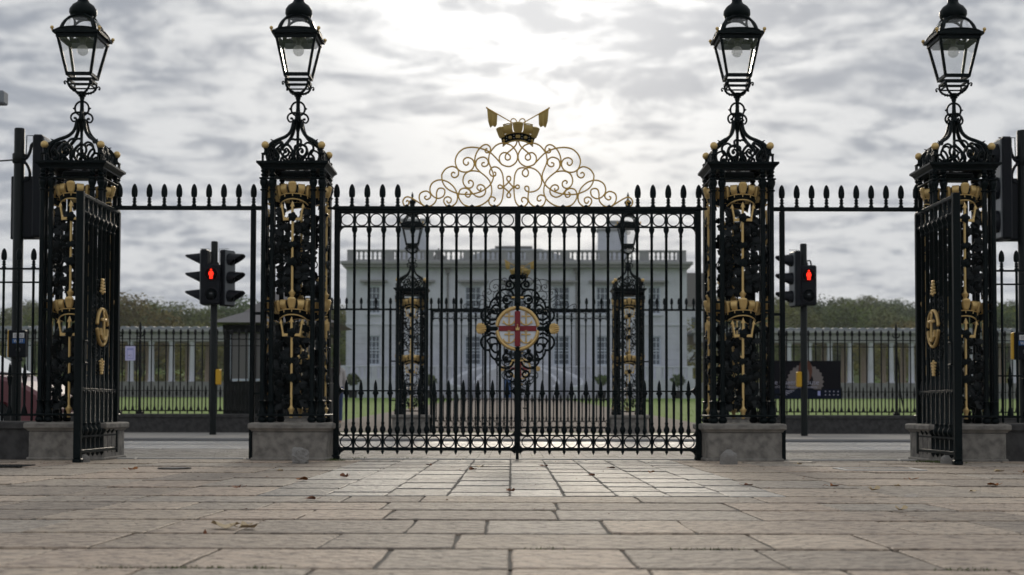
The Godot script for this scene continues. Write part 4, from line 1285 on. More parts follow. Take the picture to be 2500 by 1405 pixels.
func lantern() -> Node3D:
	var o := Node3D.new()
	o.name = "lantern"
	add_child(o, true)
	tag(o, "x", "lantern", "tapered black lanterns on the gate piers")
	var mb := Mb.new()
	mb.lathe([[0.022, 0.0], [0.036, 0.008], [0.03, 0.018], [0.04, 0.032], [0.034, 0.046], [0.0, 0.05]], 10)
	for k in 8:
		var a := TAU * k / 8
		mb.ball(Vector3(cos(a) * 0.036, 0.03, sin(a) * 0.036), 0.010, 6)
	put("yoke", mb.done(), M.iron, o)
	for k in 4:
		var b := Basis(Vector3.UP, PI / 4 + k * PI / 2)
		mb = Mb.new()
		mb.tube(spline(v3([[0.018, 0.032], [0.075, 0.045], [0.118, 0.072], [0.136, 0.105], [0.138, 0.15]]), 4), 0.011, 6, false, 0.009)
		mb.tube(spline(v3([[0.124, 0.078], [0.142, 0.105], [0.163, 0.117], [0.174, 0.105], [0.166, 0.092]]), 4), 0.007, 6, false, 0.005)
		mb.ball(Vector3(0.166, 0.095, 0), 0.011, 6)
		for q in [[0.085, 0.048], [0.112, 0.066], [0.06, 0.04]]: mb.ball(Vector3(q[0], q[1], 0), 0.012, 6, Vector3(0.7, 1.3, 0.9))
		put("arm", mb.done(), M.iron, o, Transform3D(b, Vector3()))
	var frame := func(h: float, y: float, t: float, hh: float) -> ArrayMesh:
		var m := Mb.new()
		for s in [-1, 1]:
			m.box(Vector3(0, y, s * h), Vector3(h * 2 + t, hh, t), 0.002)
			m.box(Vector3(s * h, y, 0), Vector3(t, hh, h * 2 - t), 0.002)
		return m.done()
	put("bottom_frame", frame.call(0.092, 0.096, 0.016, 0.012), M.iron, o)
	put("bottom_frame", frame.call(0.096, 0.138, 0.018, 0.022), M.iron, o)
	put("sill_frame", frame.call(0.104, 0.186, 0.022, 0.030), M.iron, o)
	put("head_frame", frame.call(0.172, 0.512, 0.024, 0.036), M.iron, o)
	put("eave", frame.call(0.188, 0.542, 0.040, 0.026), M.iron, o)
	for sx in [-1, 1]:
		for sz in [-1, 1]:
			put("corner_bar", Mb.new().tube([Vector3(sx * 0.104, 0.18, sz * 0.104), Vector3(sx * 0.172, 0.516, sz * 0.172)], 0.0155, 4).done(), M.iron, o)
			put("eave_ball", Mb.new().lathe([[0.006, 0.600], [0.006, 0.614]], 6).ball(Vector3(0, 0.628, 0), 0.0165, 10).done(), M.gold, o, at(sx * 0.208, -0.058, sz * 0.208))
	for k in 4:
		var b := Basis(Vector3.UP, k * PI / 2)
		mb = Mb.new()
		mb.quad(Vector3(-0.095, 0.195, 0.104), Vector3(0.095, 0.195, 0.104), Vector3(0.162, 0.500, 0.170), Vector3(-0.162, 0.500, 0.170), Vector3.BACK)
		put("pane", mb.done(), M.pane if k != 2 else M.frost, o, Transform3D(b, Vector3()))
		var p := []
		var q := []
		for i in 15:
			var a := PI * i / 14
			p.append(Vector3(cos(a) * 0.176, 0.556 + sin(a) * 0.030, 0.192))
			q.append(Vector3(cos(a) * 0.158, 0.555 + sin(a) * 0.165, 0.150 - 0.06 * sin(a)))
		mb = Mb.new()
		for i in 14: mb.quad(p[i], p[i + 1], Vector3(p[i + 1].x, 0.535, 0.192), Vector3(p[i].x, 0.535, 0.192), Vector3.BACK)
		mb.tube(p, 0.006, 5)
		put("lunette", mb.done(), M.iron, o, Transform3D(b, Vector3()))
		put("dome_rib", Mb.new().tube(q, 0.012, 6).done(), M.iron, o, Transform3D(b, Vector3()))
	put("dome_glass", Mb.new().lathe([[0.160, 0.555], [0.158, 0.615], [0.135, 0.675], [0.09, 0.71], [0.05, 0.72]], 16).done(), M.pane, o)
	put("vent", Mb.new().lathe([[0.05, 0.700], [0.085, 0.705], [0.108, 0.722], [0.121, 0.752], [0.119, 0.785], [0.095, 0.822], [0.058, 0.848], [0.046, 0.87], [0.046, 0.93], [0.066, 0.945], [0.07, 0.965], [0.05, 0.99], [0.022, 1.01], [0.014, 1.05], [0.024, 1.07], [0.018, 1.10], [0.0, 1.16]], 18).done(), M.iron, o)
	var bl := put("bulb", Mb.new().ball(Vector3(0, 0.420, 0), 0.050, 18).done(), M.bulb, o)
	put("bulb_holder", Mb.new().lathe([[0.020, 0.465], [0.026, 0.475], [0.026, 0.51], [0.034, 0.515], [0.034, 0.535]], 10).done(), M.grey_lens, bl)
	put("reflector", Mb.new().box(Vector3(0, 0.535, 0), Vector3(0.12, 0.008, 0.30)).box(Vector3(0, 0.498, -0.145), Vector3(0.29, 0.05, 0.008)).done(), M.grey_lens, o)
	return o

const PX := [-4.025, -2.03, 2.025, 4.025]
const BACK_Z := -13.30
const BACK_X := 0.10

func piers() -> void:
	var nth := ["outer left", "inner left", "inner right", "outer right"]
	var said := ["standing behind the open left gate leaf", "between the left opening and the main gates", "between the main gates and the right opening", "standing behind the open right gate leaf"]
	var p0: Node3D = null
	var l0: Node3D = null
	for k in 4:
		pedestal(PX[k], 0.0, 0.0, "stone pedestal under the %s iron pier of the near gates" % nth[k])
		var pl: String = "black and gilt iron gate pier, %s" % said[k]
		var ll: String = "black glazed lantern with bulb on top of the %s near gate pier" % nth[k]
		if k == 0:
			p0 = pier(true); p0.position = Vector3(PX[k], 0, 0); p0.set_meta("label", pl)
			l0 = lantern(); l0.scale = Vector3.ONE * 1.035; l0.position = Vector3(PX[k], 3.335, 0); l0.set_meta("label", ll)
		else:
			again(p0, Vector3(PX[k], 0, 0), pl)
			again(l0, Vector3(PX[k], 3.335, 0), ll)
	var q0: Node3D = null
	for k in 4:
		var p := Vector3(PX[k] + BACK_X, 0.03, BACK_Z)
		pedestal(p.x, p.z, p.y, "stone pedestal under the %s pier of the far gates across the road" % nth[k])
		var pl: String = "%s iron pier of the far gates across the road, crowns in gold" % nth[k]
		if k == 0:
			q0 = pier(false); q0.position = p; q0.set_meta("label", pl)
		else: again(q0, p, pl)
		again(l0, p + Vector3(0, 3.335, 0), "lantern on the %s pier of the far gates across the road" % nth[k])

# ------------------------------------------------------------------ main gates
const PITCH := 0.1312

func emblem_shapes() -> void:
	# right-hand half; the left is its mirror image. Units: metres from the badge's centre.
	var k := 0.000905
	var sc := func(p: Array) -> Array:
		var o := []
		for q in p: o.append(Vector3((q[0] - 676.0) * k, (760.0 - q[1]) * k, 0))
		return o
	var curves := [
		[[703, 240], [712, 222], [740, 218], [757, 245], [745, 275], [718, 303], [715, 335], [740, 358], [800, 362]],
		[[745, 275], [775, 280], [790, 305], [775, 332], [748, 325], [745, 305], [762, 302]],
		[[715, 428], [735, 385], [790, 360], [850, 375], [890, 420], [897, 465]],
		[[716, 458], [750, 430], [800, 425], [825, 465], [805, 502], [765, 505], [738, 478]],
		[[835, 440], [900, 445], [945, 490], [962, 545]],
		[[850, 580], [860, 535], [905, 520], [940, 560], [925, 600], [890, 605], [880, 580]],
		[[950, 545], [1000, 545], [1040, 590], [1045, 640], [1020, 680], [960, 692]],
		[[868, 600], [890, 660], [940, 670], [980, 640], [962, 600]],
		[[900, 702], [935, 716], [970, 705], [1005, 735]],
		[[860, 385], [850, 440], [885, 470], [860, 520]],
	]
	var low := [
		[[703, 1270], [712, 1292], [735, 1298], [745, 1280]],
		[[712, 1160], [745, 1185], [782, 1195], [792, 1225], [770, 1250], [735, 1245], [728, 1215], [750, 1200], [765, 1215]],
	]
	G.em_scroll = []
	for c in curves:
		G.em_scroll.append(Mb.new().tube(spline(sc.call(c), 5), 0.0118, 6, false, 0.0095, 1.2).done())
	for c in curves.slice(2):
		var m := []
		for q in c: m.append([q[0], 1520 - q[1]])
		G.em_scroll.append(Mb.new().tube(spline(sc.call(m), 5), 0.0118, 6, false, 0.0095, 1.2).done())
	for c in low: G.em_scroll.append(Mb.new().tube(spline(sc.call(c), 5), 0.0115, 6, false, 0.009, 1.2).done())
	var mb := Mb.new()
	G.em_boss_at = []
	for q in [[790, 465], [925, 585], [790, 535], [960, 600], [945, 930], [790, 1060], [790, 985], [725, 235]]: G.em_boss_at.append(sc.call([q])[0])
	G.em_boss = Mb.new().ball(Vector3(), 0.022, 8, Vector3(1, 1.1, 0.7)).done()
	mb = Mb.new()
	var half := [Vector2(0.020, 0.168)]
	for i in 13:
		var a := PI / 2 - 0.12 - (PI - 0.24) * i / 12.0
		half.append(Vector2(cos(a), sin(a)) * 0.170)
	half.append(Vector2(0.020, -0.168))
	G.em_disc = Mb.new().prism(half, -0.008, 0.004).done()
	var rp := []
	for i in 25:
		var a := PI / 2 - 0.13 - (PI / 2 - 0.26) * i / 24.0
		rp.append(Vector3(cos(a), sin(a), 0) * 0.189)
	G.em_rope = rope(rp, 0.021, 15)
	G.em_bar = Mb.new().box(Vector3(0.098, 0, 0.008), Vector3(0.150, 0.048, 0.012), 0.002).done()
	G.em_arm = Mb.new().box(Vector3(0.245, 0, 0.0), Vector3(0.13, 0.040, 0.022), 0.004).ball(Vector3(0.275, 0, 0), 0.032, 10, Vector3(1, 1.3, 0.6)).done()
	G.em_clasp = Mb.new().box(Vector3(0.028, 0.287, 0.012), Vector3(0.054, 0.016, 0.016), 0.003).box(Vector3(0.028, -0.292, 0.012), Vector3(0.054, 0.016, 0.016), 0.003).done()
	# anchor
	mb = Mb.new()
	mb.tube([Vector3(0, -0.046, 0), Vector3(0, 0.036, 0)], 0.006, 6)
	var rg := []
	for i in 12: rg.append(Vector3(cos(TAU * i / 12) * 0.009, 0.045 + sin(TAU * i / 12) * 0.009, 0))
	mb.tube(rg, 0.003, 5, true)
	mb.box(Vector3(0, 0.022, 0.0), Vector3(0.074, 0.0105, 0.009), 0.002)
	mb.tube(spline(v3([[-0.042, -0.022], [-0.028, -0.040], [0, -0.050], [0.028, -0.040], [0.042, -0.022]]), 4), 0.0055, 6)
	for s in [-1, 1]: mb.at(s * 0.039, -0.024, 0).prism([[-0.013, -0.012], [0.013, -0.012], [s * 0.006, 0.014]], -0.004, 0.005)
	G.anchor = mb.done()
	# scallop shell
	mb = Mb.new()
	for i in 9:
		var a := -1.9 + 3.8 * i / 8.0
		mb.tube([Vector3(-0.040, 0, 0.004), Vector3(-0.040 + cos(a) * 0.034 + 0.02, sin(a) * 0.034, 0.020), Vector3(cos(a) * 0.046, sin(a) * 0.046, 0.004)], 0.005, 6, false, 0.010)
	mb.ball(Vector3(0, 0, 0.0), 0.042, 12, Vector3(1, 1, 0.42))
	G.shell = mb.done()
	mb = Mb.new()
	mb.at(0, -0.018, 0).prism([[-0.016, 0], [0.016, 0], [0.019, 0.028], [0.009, 0.020], [0.0, 0.046], [-0.009, 0.020], [-0.019, 0.028]], 0.0, 0.012, 0.002)
	mb.xf = Transform3D()
	mb.ball(Vector3(0, 0.032, 0.006), 0.007, 8)
	G.small_crown = mb.done()

func leaf_frame(o: Node3D, s: float, w: float, n: int) -> void:
	# rails, rings, bars and dog bars of one leaf, from its meeting edge outward
	var t := 0.050
	var x1 := w - t
	var tm := 0.027 if n > 8 else 0.05
	put("top_rail", Mb.new().box(Vector3(s * w / 2, 2.276, 0), Vector3(w, 0.032, 0.040), 0.005).done(), M.iron, o)
	put("ring_rail", Mb.new().box(Vector3(s * w / 2, 2.137, 0), Vector3(w, 0.014, 0.036), 0.003).done(), M.iron, o)
	put("dog_rail", Mb.new().box(Vector3(s * w / 2, 0.628, 0), Vector3(w, 0.013, 0.032), 0.003).done(), M.iron, o)
	put("low_rail", Mb.new().box(Vector3(s * w / 2, 0.222, 0), Vector3(w, 0.015, 0.036), 0.003).done(), M.iron, o)
	put("bottom_rail", Mb.new().box(Vector3(s * w / 2, 0.096, 0), Vector3(w, 0.031, 0.042), 0.005).done(), M.iron, o)
	put("meeting_stile", Mb.new().box(Vector3(s * tm / 2, 1.17, 0), Vector3(tm, 2.22, 0.050), 0.005).done(), M.iron, o)
	put("hinge_stile", Mb.new().box(Vector3(s * (w - t / 2), 1.15, 0), Vector3(t, 2.27, 0.054), 0.006).done(), M.iron, o)
	put("foot", Mb.new().box(Vector3(s * (w - 0.024), 0.02, 0), Vector3(0.075, 0.04, 0.075), 0.008).done(), M.iron, o)
	var pitch := (x1 - tm) / n
	for k in n:
		var x := s * (tm + pitch * (k + 0.5))
		put("ring", G.ring_top, M.iron, o, at(x, 2.202, 0))
		put("ring", G.ring_low, M.iron, o, at(x, 0.163, 0))
		put("dog_bar", G.dog, M.iron, o, at(x, 0, 0))
		if k: put("bar", G.bar, M.iron, o, at(s * (tm + pitch * k), 0, 0) if n > 8 else Transform3D(Basis.from_scale(Vector3(1.2, 1, 1.4)), Vector3(s * (tm + pitch * k), 0, 0)))
	# curved brackets in the corners
	var fil := func(x: float, y: float, sx: float, sy: float, r: float) -> void:
		var p := [[0, 0]]
		for i in 7:
			var a := PI / 2 * i / 6.0
			p.append([sx * r * (1.0 - sin(a)), sy * r * (1.0 - cos(a))])
		put("bracket", Mb.new().at(x, y, 0).prism(p, -0.014, 0.014).done(), M.iron, o)
	fil.call(s * (x1 - 0.002), 2.132, -s, -1.0, 0.055)
	fil.call(s * (tm - 0.002), 2.132, s, -1.0, 0.055)
	fil.call(s * (x1 - 0.002), 0.622, -s, -1.0, 0.06)
	fil.call(s * (x1 - 0.002), 0.634, -s, 1.0, 0.06)
	fil.call(s * (tm - 0.002), 0.622, s, -1.0, 0.05)
	fil.call(s * (tm - 0.002), 0.634, s, 1.0, 0.05)
	fil.call(s * (x1 - 0.002), 0.228, -s, 1.0, 0.05)
	fil.call(s * (tm - 0.002), 0.228, s, 1.0, 0.05)
	fil.call(s * (x1 - 0.002), 0.082, -s, -1.0, 0.07)
	fil.call(s * (tm - 0.002), 0.082, s, -1.0, 0.05)
	fil.call(s * (x1 - 0.002), 0.11, -s, 1.0, 0.04)
	fil.call(s * (tm - 0.002), 0.11, s, 1.0, 0.04)
	put("bracket", Mb.new().box(Vector3(s * (x1 - 0.004), 2.2, 0), Vector3(0.018, 0.12, 0.02)).done(), M.iron, o)

func gate_leaf(s: float) -> Node3D:
	var o := Node3D.new()
	o.name = "gate_leaf"
	add_child(o, true)
	tag(o, "x", "gate", "closed leaves of the tall main iron gates")
	leaf_frame(o, s, 1.685, 12)
	var flip := Transform3D(Basis(Vector3.UP, 0.0 if s > 0 else PI), Vector3())
	var cy := 1.200
	for m in G.em_scroll: put("badge_scroll", m, M.iron, o, Transform3D(flip.basis, Vector3(0, cy, 0.0)))
	for q in G.em_boss_at: put("badge_boss", G.em_boss, M.iron, o, Transform3D(flip.basis, flip.basis * q + Vector3(0, cy, 0)))
	put("badge_arm", G.em_arm, M.iron, o, Transform3D(flip.basis, Vector3(0, cy, 0)))
	put("badge_clasp", G.em_clasp, M.gold, o, Transform3D(Basis(), Vector3(0, cy, 0.012)) if s > 0 else Transform3D(Basis(), Vector3(-0.056, cy, 0.012)))
	put("badge_disc", Mb.new().at(0, cy, 0.028).prism(half_disc(s), -0.010, 0.004).done(), M.enamel, o)
	for v in [-1.0, 1.0]:
		var rb := Basis(Vector3.UP, 0.0 if s > 0 else PI) * Basis(Vector3(1, 0, 0), 0.0 if v > 0 else PI)
		put("rope_border", G.em_rope, M.gold, o, Transform3D(rb, Vector3(0, cy, 0.034)))
		put("anchor", G.anchor, M.gold, o, Transform3D(Basis.from_scale(Vector3(1.15, 1.12, 1.3)), Vector3(s * 0.078, cy + (0.088 if v > 0 else -0.078), 0.040)))
	put("cross_arm", G.em_bar, M.red, o, Transform3D(flip.basis, Vector3(0, cy, 0.028 if s > 0 else 0.044)))
	put("shell", G.shell, M.gold, o, at(s * 0.335, cy, 0.014))
	if s > 0:
		put("cross_upright", Mb.new().box(Vector3(0, cy - 0.003, 0.045), Vector3(0.050, 0.322, 0.026), 0.003).done(), M.red, o)
		put("small_crown", G.small_crown, M.gold, o, at(0, cy, 0.058))
		put("cover_strip", Mb.new().box(Vector3(0, 1.86, 0.033), Vector3(0.050, 0.86, 0.012), 0.003).box(Vector3(0, 0.58, 0.033), Vector3(0.050, 0.86, 0.012), 0.003).done(), M.iron, o)
		put("drop_bolt", Mb.new().lathe([[0.014, 0.0], [0.014, 0.06], [0.02, 0.06], [0.02, 0.08]], 8).done(), M.iron, o, at(0, 0.004, 0.03))
		put("latch", Mb.new().box(Vector3(0.075, 0.47, 0.02), Vector3(0.05, 0.008, 0.008)).done(), M.iron, o)
	return o

func half_disc(s: float) -> Array:
	var o := [Vector2(s * 0.012, 0.169)]
	for i in 15:
		var a := PI / 2 - 0.1 - (PI - 0.2) * i / 14.0
		o.append(Vector2(s * cos(a), sin(a)) * 0.172)
	o.append(Vector2(s * 0.012, -0.169))
	return o

func overthrow() -> Node3D:
	# fixed bar over the main gates with its scrolled cresting and gilt naval crown
	var o := Node3D.new()
	o.name = "gate_overthrow"
	add_child(o, true)
	tag(o, "x", "gate crest", "scrolled crests over the main gates")
	put("crossbar", Mb.new().box(Vector3(0, 2.309, 0), Vector3(3.40, 0.034, 0.052), 0.006).done(), M.iron, o)
	for s in [-1, 1]:
		put("crossbar_end", Mb.new().box(Vector3(s * 1.74, 2.307, 0), Vector3(0.085, 0.02, 0.03)).done(), M.iron, o)
		for k in 5: put("spearhead", G.spear, M.iron, o, at(s * (1.105 + 0.1405 * k), 2.326, 0))
	var kx := 0.000484
	var ky := 0.000486
	var halves := [
		[[100, 1228], [118, 1200], [152, 1232], [120, 1300], [60, 1290], [35, 1215], [70, 1150], [130, 1130], [220, 1165], [390, 1272], [430, 1300]],
		[[485, 1110], [450, 1132], [460, 1165], [500, 1180], [555, 1140], [560, 1080], [520, 1035], [455, 1020], [370, 1060], [345, 1140], [370, 1230], [430, 1295], [490, 1308]],
		[[490, 1308], [570, 1300], [650, 1230], [675, 1150], [675, 1060], [700, 985], [755, 962], [820, 985], [832, 1050], [800, 1120], [710, 1158], [620, 1125], [560, 1050], [550, 960], [590, 870], [680, 815], [780, 805]],
		[[780, 805], [900, 850], [1010, 950], [1065, 1070], [1072, 1170], [1040, 1250], [960, 1308], [870, 1300], [815, 1225], [830, 1155], [890, 1127], [950, 1160], [945, 1225], [900, 1245], [868, 1200]],
		[[1028, 680], [990, 657], [955, 695], [975, 745], [1030, 760], [1085, 715], [1090, 630], [1040, 570], [955, 550], [850, 595], [780, 690], [775, 770], [800, 870], [870, 965], [980, 1030], [1120, 1073], [1270, 1080]],
		[[1270, 1080], [1420, 1060], [1560, 1005], [1680, 915], [1745, 800], [1755, 700], [1720, 600], [1680, 500], [1665, 420], [1680, 310], [1720, 240], [1800, 150], [1900, 105], [1990, 105]],
		[[1990, 105], [2100, 150], [2190, 260], [2217, 360], [2190, 460], [2110, 530], [2030, 548], [1920, 510], [1870, 430], [1880, 340], [1940, 285], [2010, 290]],
		[[2010, 290], [2070, 340], [2075, 395], [2030, 425], [1985, 400], [1985, 340], [2020, 290], [2110, 215], [2180, 140], [2215, 40]],
		[[1270, 460], [1280, 490], [1240, 525], [1190, 490], [1190, 420], [1260, 378], [1350, 410], [1390, 500], [1350, 600], [1260, 650], [1160, 650], [1080, 600], [1035, 500], [1035, 400], [1090, 290], [1200, 205], [1340, 180]],
		[[1340, 180], [1480, 195], [1620, 240], [1700, 285], [1790, 370], [1870, 460], [1920, 515]],
		[[1640, 205], [1600, 225], [1605, 270], [1640, 285], [1690, 265], [1700, 200], [1660, 145], [1600, 130], [1530, 165], [1450, 260], [1405, 380], [1405, 490], [1430, 570], [1500, 650], [1600, 730], [1680, 820], [1720, 930]],
		[[1720, 930], [1725, 1040], [1690, 1150], [1600, 1240], [1480, 1300], [1350, 1315], [1200, 1280], [1110, 1170], [1095, 1080], [1130, 990], [1220, 962], [1300, 1000], [1325, 1060], [1300, 1125], [1250, 1125], [1220, 1085], [1240, 1045], [1265, 1042]],
		[[1590, 470], [1540, 485], [1540, 530], [1590, 550], [1650, 510], [1650, 430], [1600, 380], [1540, 370], [1450, 410], [1420, 490], [1430, 570]],
		[[1300, 875], [1280, 840], [1320, 812], [1370, 850], [1365, 920], [1310, 960], [1240, 945], [1185, 870], [1180, 780], [1220, 690], [1300, 642], [1390, 632], [1490, 648]],
		[[1520, 960], [1510, 1000], [1480, 1000], [1445, 960], [1465, 910], [1520, 895], [1580, 930], [1610, 1010], [1580, 1090], [1500, 1130], [1420, 1110], [1350, 1050], [1300, 990], [1240, 948]],
	]
	var conv := func(p: Array, s: float) -> Array:
		var out := []
		for q in p: out.append(Vector3(s * (q[0] - 2221.0) * kx, 2.326 + (1312.0 - q[1]) * ky, 0))
		return out
	for c in halves:
		for s in [1.0, -1.0]:
			var pts: Array = conv.call(c, s)
			put("crest_scroll", Mb.new().tube(spline(pts, 5), 0.0074, 6, false, -1.0, 1.3).done(), M.gilt_wire, o)
	var odd := [
		[[1765, 650], [1800, 670], [1795, 715], [1745, 735], [1695, 700], [1685, 640], [1720, 575], [1790, 555], [1870, 590], [1925, 680], [1945, 800], [1950, 940], [1940, 1080], [1915, 1200], [1860, 1280], [1780, 1310]],
		[[1780, 1310], [1700, 1280], [1670, 1210], [1690, 1140], [1750, 1130], [1795, 1165], [1765, 1215]],
		[[2318, 1230], [2293, 1190], [2308, 1145], [2358, 1140], [2408, 1180], [2408, 1240], [2358, 1300], [2288, 1315], [2218, 1280], [2168, 1180], [2148, 1000], [2153, 800], [2173, 680], [2228, 595], [2318, 570], [2388, 590]],
		[[2388, 590], [2423, 650], [2408, 720], [2363, 740], [2313, 700], [2313, 640], [2363, 590], [2438, 568], [2538, 595], [2628, 670], [2673, 770], [2668, 880], [2618, 970], [2538, 1020], [2448, 1035]],
		[[2448, 1035], [2378, 1010], [2353, 960], [2373, 925], [2418, 930], [2433, 980], [2423, 1060], [2418, 1160], [2448, 1240], [2518, 1300], [2598, 1320]],
		[[2598, 1320], [2698, 1290], [2748, 1200], [2748, 1130], [2708, 1100], [2648, 1090], [2598, 1130], [2593, 1180], [2628, 1205], [2668, 1180]],
		[[2048, 845], [2012, 790], [2020, 745], [2048, 735], [2076, 745], [2085, 790], [2048, 845], [1945, 940], [1890, 968], [1850, 955], [1850, 915], [1890, 900], [1945, 940]],
		[[1945, 940], [2050, 1035], [2085, 1090], [2076, 1130], [2050, 1138], [2024, 1130], [2015, 1090], [2050, 1035], [2145, 940], [2205, 968], [2245, 955], [2245, 915], [2205, 900], [2145, 940], [2048, 845]],
	]
	for c in odd:
		var pts: Array = conv.call(c, 1.0)
		put("crest_scroll", Mb.new().tube(spline(pts, 5), 0.0074, 6, false, -1.0, 1.3).done(), M.gilt_wire, o)
	for u in [110, 490, 915, 1350, 1775, 2290, 2598, 3082, 3520, 3960, 4320]:
		put("crest_foot", Mb.new().box(Vector3((u - 2221) * kx, 2.331, 0), Vector3(0.036, 0.012, 0.03), 0.004).ball(Vector3((u - 2221) * kx, 2.338, 0), 0.009, 6).done(), M.iron, o)
	# the crown: a jewelled circlet, ships' sterns and sails, two flags
	var by := 2.935
	var mb := Mb.new()
	var A := 1.05
	var sect := func(r0: float, y0: float, r1: float, y1: float) -> ArrayMesh:
		var m := Mb.new()
		for k in 16:
			var a0 := lerpf(-A, A, k / 16.0)
			var a1 := lerpf(-A, A, (k + 1) / 16.0)
			for th in [0.0, -0.012]:
				var q := []
				for e in [[a0, r0, y0], [a1, r0, y0], [a1, r1, y1], [a0, r1, y1]]:
					q.append(Vector3(sin(e[0]) * (e[1] + th), by + e[2] - 0.075 * (1 - cos(e[0])), cos(e[0]) * (e[1] + th) - 0.13))
				m.quad(q[0], q[1], q[2], q[3], Vector3(sin(a0), 0, cos(a0)) * (1.0 if th == 0.0 else -1.0))
		return m.done()
	var cl := put("circlet", sect.call(0.158, 0.0, 0.180, 0.066), M.iron, o)
	var line := func(r: float, y: float) -> Array:
		var p := []
		for k in 17:
			var a := lerpf(-A, A, k / 16.0)
			p.append(Vector3(sin(a) * r, by + y - 0.075 * (1 - cos(a)), cos(a) * r - 0.13))
		return p
	put("circlet_edge", Mb.new().tube(line.call(0.159, -0.002), 0.0075, 6).done(), M.wood_gold, cl)
	put("circlet_edge", Mb.new().tube(line.call(0.182, 0.070), 0.0065, 6).done(), M.wood_gold, cl)
	for k in 5:
		var a := (k - 2) * 0.43
		var t := Transform3D(Basis(Vector3.UP, a) * Basis(Vector3(1, 0, 0), 0.3), Vector3(sin(a) * 0.170, by + 0.034 - 0.075 * (1 - cos(a)), cos(a) * 0.170 - 0.13))
		var m: ArrayMesh
		if k == 2: m = Mb.new().box(Vector3(), Vector3(0.042, 0.030, 0.014), 0.004).done()
		elif k % 2: m = Mb.new().ball(Vector3(), 0.019, 10, Vector3(1.05, 0.85, 0.5)).done()
		else: m = Mb.new().prism([[-0.018, 0], [0, -0.016], [0.018, 0], [0, 0.016]], -0.004, 0.008, 0.003).done()
		put("jewel", m, M.wood_gold, cl, t)
		if k < 4:
			var b := a + 0.215
			for v in [-0.011, 0.013]:
				put("stud", Mb.new().ball(Vector3(sin(b) * 0.172, by + 0.034 + v - 0.075 * (1 - cos(b)), cos(b) * 0.172 - 0.128), 0.0048, 6).done(), M.silver, cl)
	for k in 5:
		var a := (k - 2) * 0.47
		var b := Basis(Vector3.UP, a) * Basis(Vector3(1, 0, 0), 0.32)
		var p := Vector3(sin(a) * 0.197, by + 0.112 - 0.075 * (1 - cos(a)), cos(a) * 0.197 - 0.13)
		mb = Mb.new()
		if k % 2 == 0:
			mb.prism([[-0.030, -0.050], [0.030, -0.050], [0.042, -0.020], [0.047, 0.015], [0.049, 0.044], [0.024, 0.050], [0.0, 0.052], [-0.024, 0.050], [-0.049, 0.044], [-0.047, 0.015], [-0.042, -0.020]], -0.010, 0.010, 0.006)
			for y in [-0.034, -0.018, -0.002, 0.014, 0.030]:
				var w: float = lerpf(0.028, 0.042, (y + 0.05) / 0.09)
				mb.tube([Vector3(-w, y + 0.008, 0.007), Vector3(-w * 0.5, y + 0.002, 0.0105), Vector3(0, y, 0.0115), Vector3(w * 0.5, y + 0.002, 0.0105), Vector3(w, y + 0.008, 0.007)], 0.0028, 5)
			put("crown_stern", mb.done(), M.wood_gold, o, Transform3D(b, p))
		else:
			for i in 8:
				var f := func(t: float, x: float) -> Vector3: return Vector3(x * lerpf(0.043, 0.046, t), lerpf(-0.044, 0.036, t), 0.014 * sin(t * PI) + 0.003)
				mb.quad(f.call(i / 8.0, -1), f.call(i / 8.0, 1), f.call((i + 1) / 8.0, 1), f.call((i + 1) / 8.0, -1), Vector3.BACK)
				mb.quad(f.call(i / 8.0, -1) - Vector3(0, 0, 0.012), f.call(i / 8.0, 1) - Vector3(0, 0, 0.012), f.call((i + 1) / 8.0, 1) - Vector3(0, 0, 0.012), f.call((i + 1) / 8.0, -1) - Vector3(0, 0, 0.012), Vector3.FORWARD)
				for x in [-1, 1]: mb.quad(f.call(i / 8.0, x), f.call((i + 1) / 8.0, x), f.call((i + 1) / 8.0, x) - Vector3(0, 0, 0.012), f.call(i / 8.0, x) - Vector3(0, 0, 0.012), Vector3(x, 0, 0))
			mb.tube([Vector3(-0.047, 0.041, 0), Vector3(0, 0.046, 0.004), Vector3(0.047, 0.041, 0)], 0.006, 6)
			put("crown_sail", mb.done(), M.wood_gold, o, Transform3D(b, p))
	for s in [-1.0, 1.0]:
		put("crown_loop", Mb.new().tube(spline([Vector3(s * 0.006, by + 0.160, 0.04), Vector3(s * 0.022, by + 0.190, 0.04), Vector3(s * 0.045, by + 0.200, 0.035), Vector3(s * 0.064, by + 0.185, 0.03), Vector3(s * 0.064, by + 0.145, 0.03)], 5), 0.0052, 6).done(), M.gilt_wire, o)
		var st := put("flag_staff", Mb.new().tube([Vector3(s * 0.02, by + 0.155, -0.02), Vector3(s * 0.288, by + 0.310, -0.02)], 0.0046, 6, false, 0.0065).ball(Vector3(s * 0.288, by + 0.311, -0.02), 0.009, 6).done(), M.gilt_wire, o)
		mb = Mb.new()
		var top0 := Vector2(0.286, 0.304)
		var top1 := Vector2(0.190, 0.250)
		for i in 10:
			for j in 8:
				var f := func(a: float, b: float) -> Vector3:
					var t := top0.lerp(top1, a)
					var drop := 0.165 - 0.055 * pow(absf(a - 0.35) * 1.3, 2.0) - a * 0.035 + 0.01 * sin(a * 9.0)
					if a < 0.25: drop -= (0.25 - a) * 0.14
					return Vector3(s * (t.x - 0.012 * b * (1.0 - a * 1.3) * 0.9), by + t.y - drop * b, -0.02 + 0.014 * sin(a * 13.0 + b * 1.5) * b)
				var e := [f.call(i / 10.0, j / 8.0), f.call((i + 1) / 10.0, j / 8.0), f.call((i + 1) / 10.0, (j + 1) / 8.0), f.call(i / 10.0, (j + 1) / 8.0)]
				mb.quad(e[0], e[1], e[2], e[3], Vector3.BACK)
				var zz := Vector3(0, 0, 0.004)
				mb.quad(e[0] - zz, e[1] - zz, e[2] - zz, e[3] - zz, Vector3.FORWARD)
		put("flag", mb.done(), M.wood_gold, st)
	return o

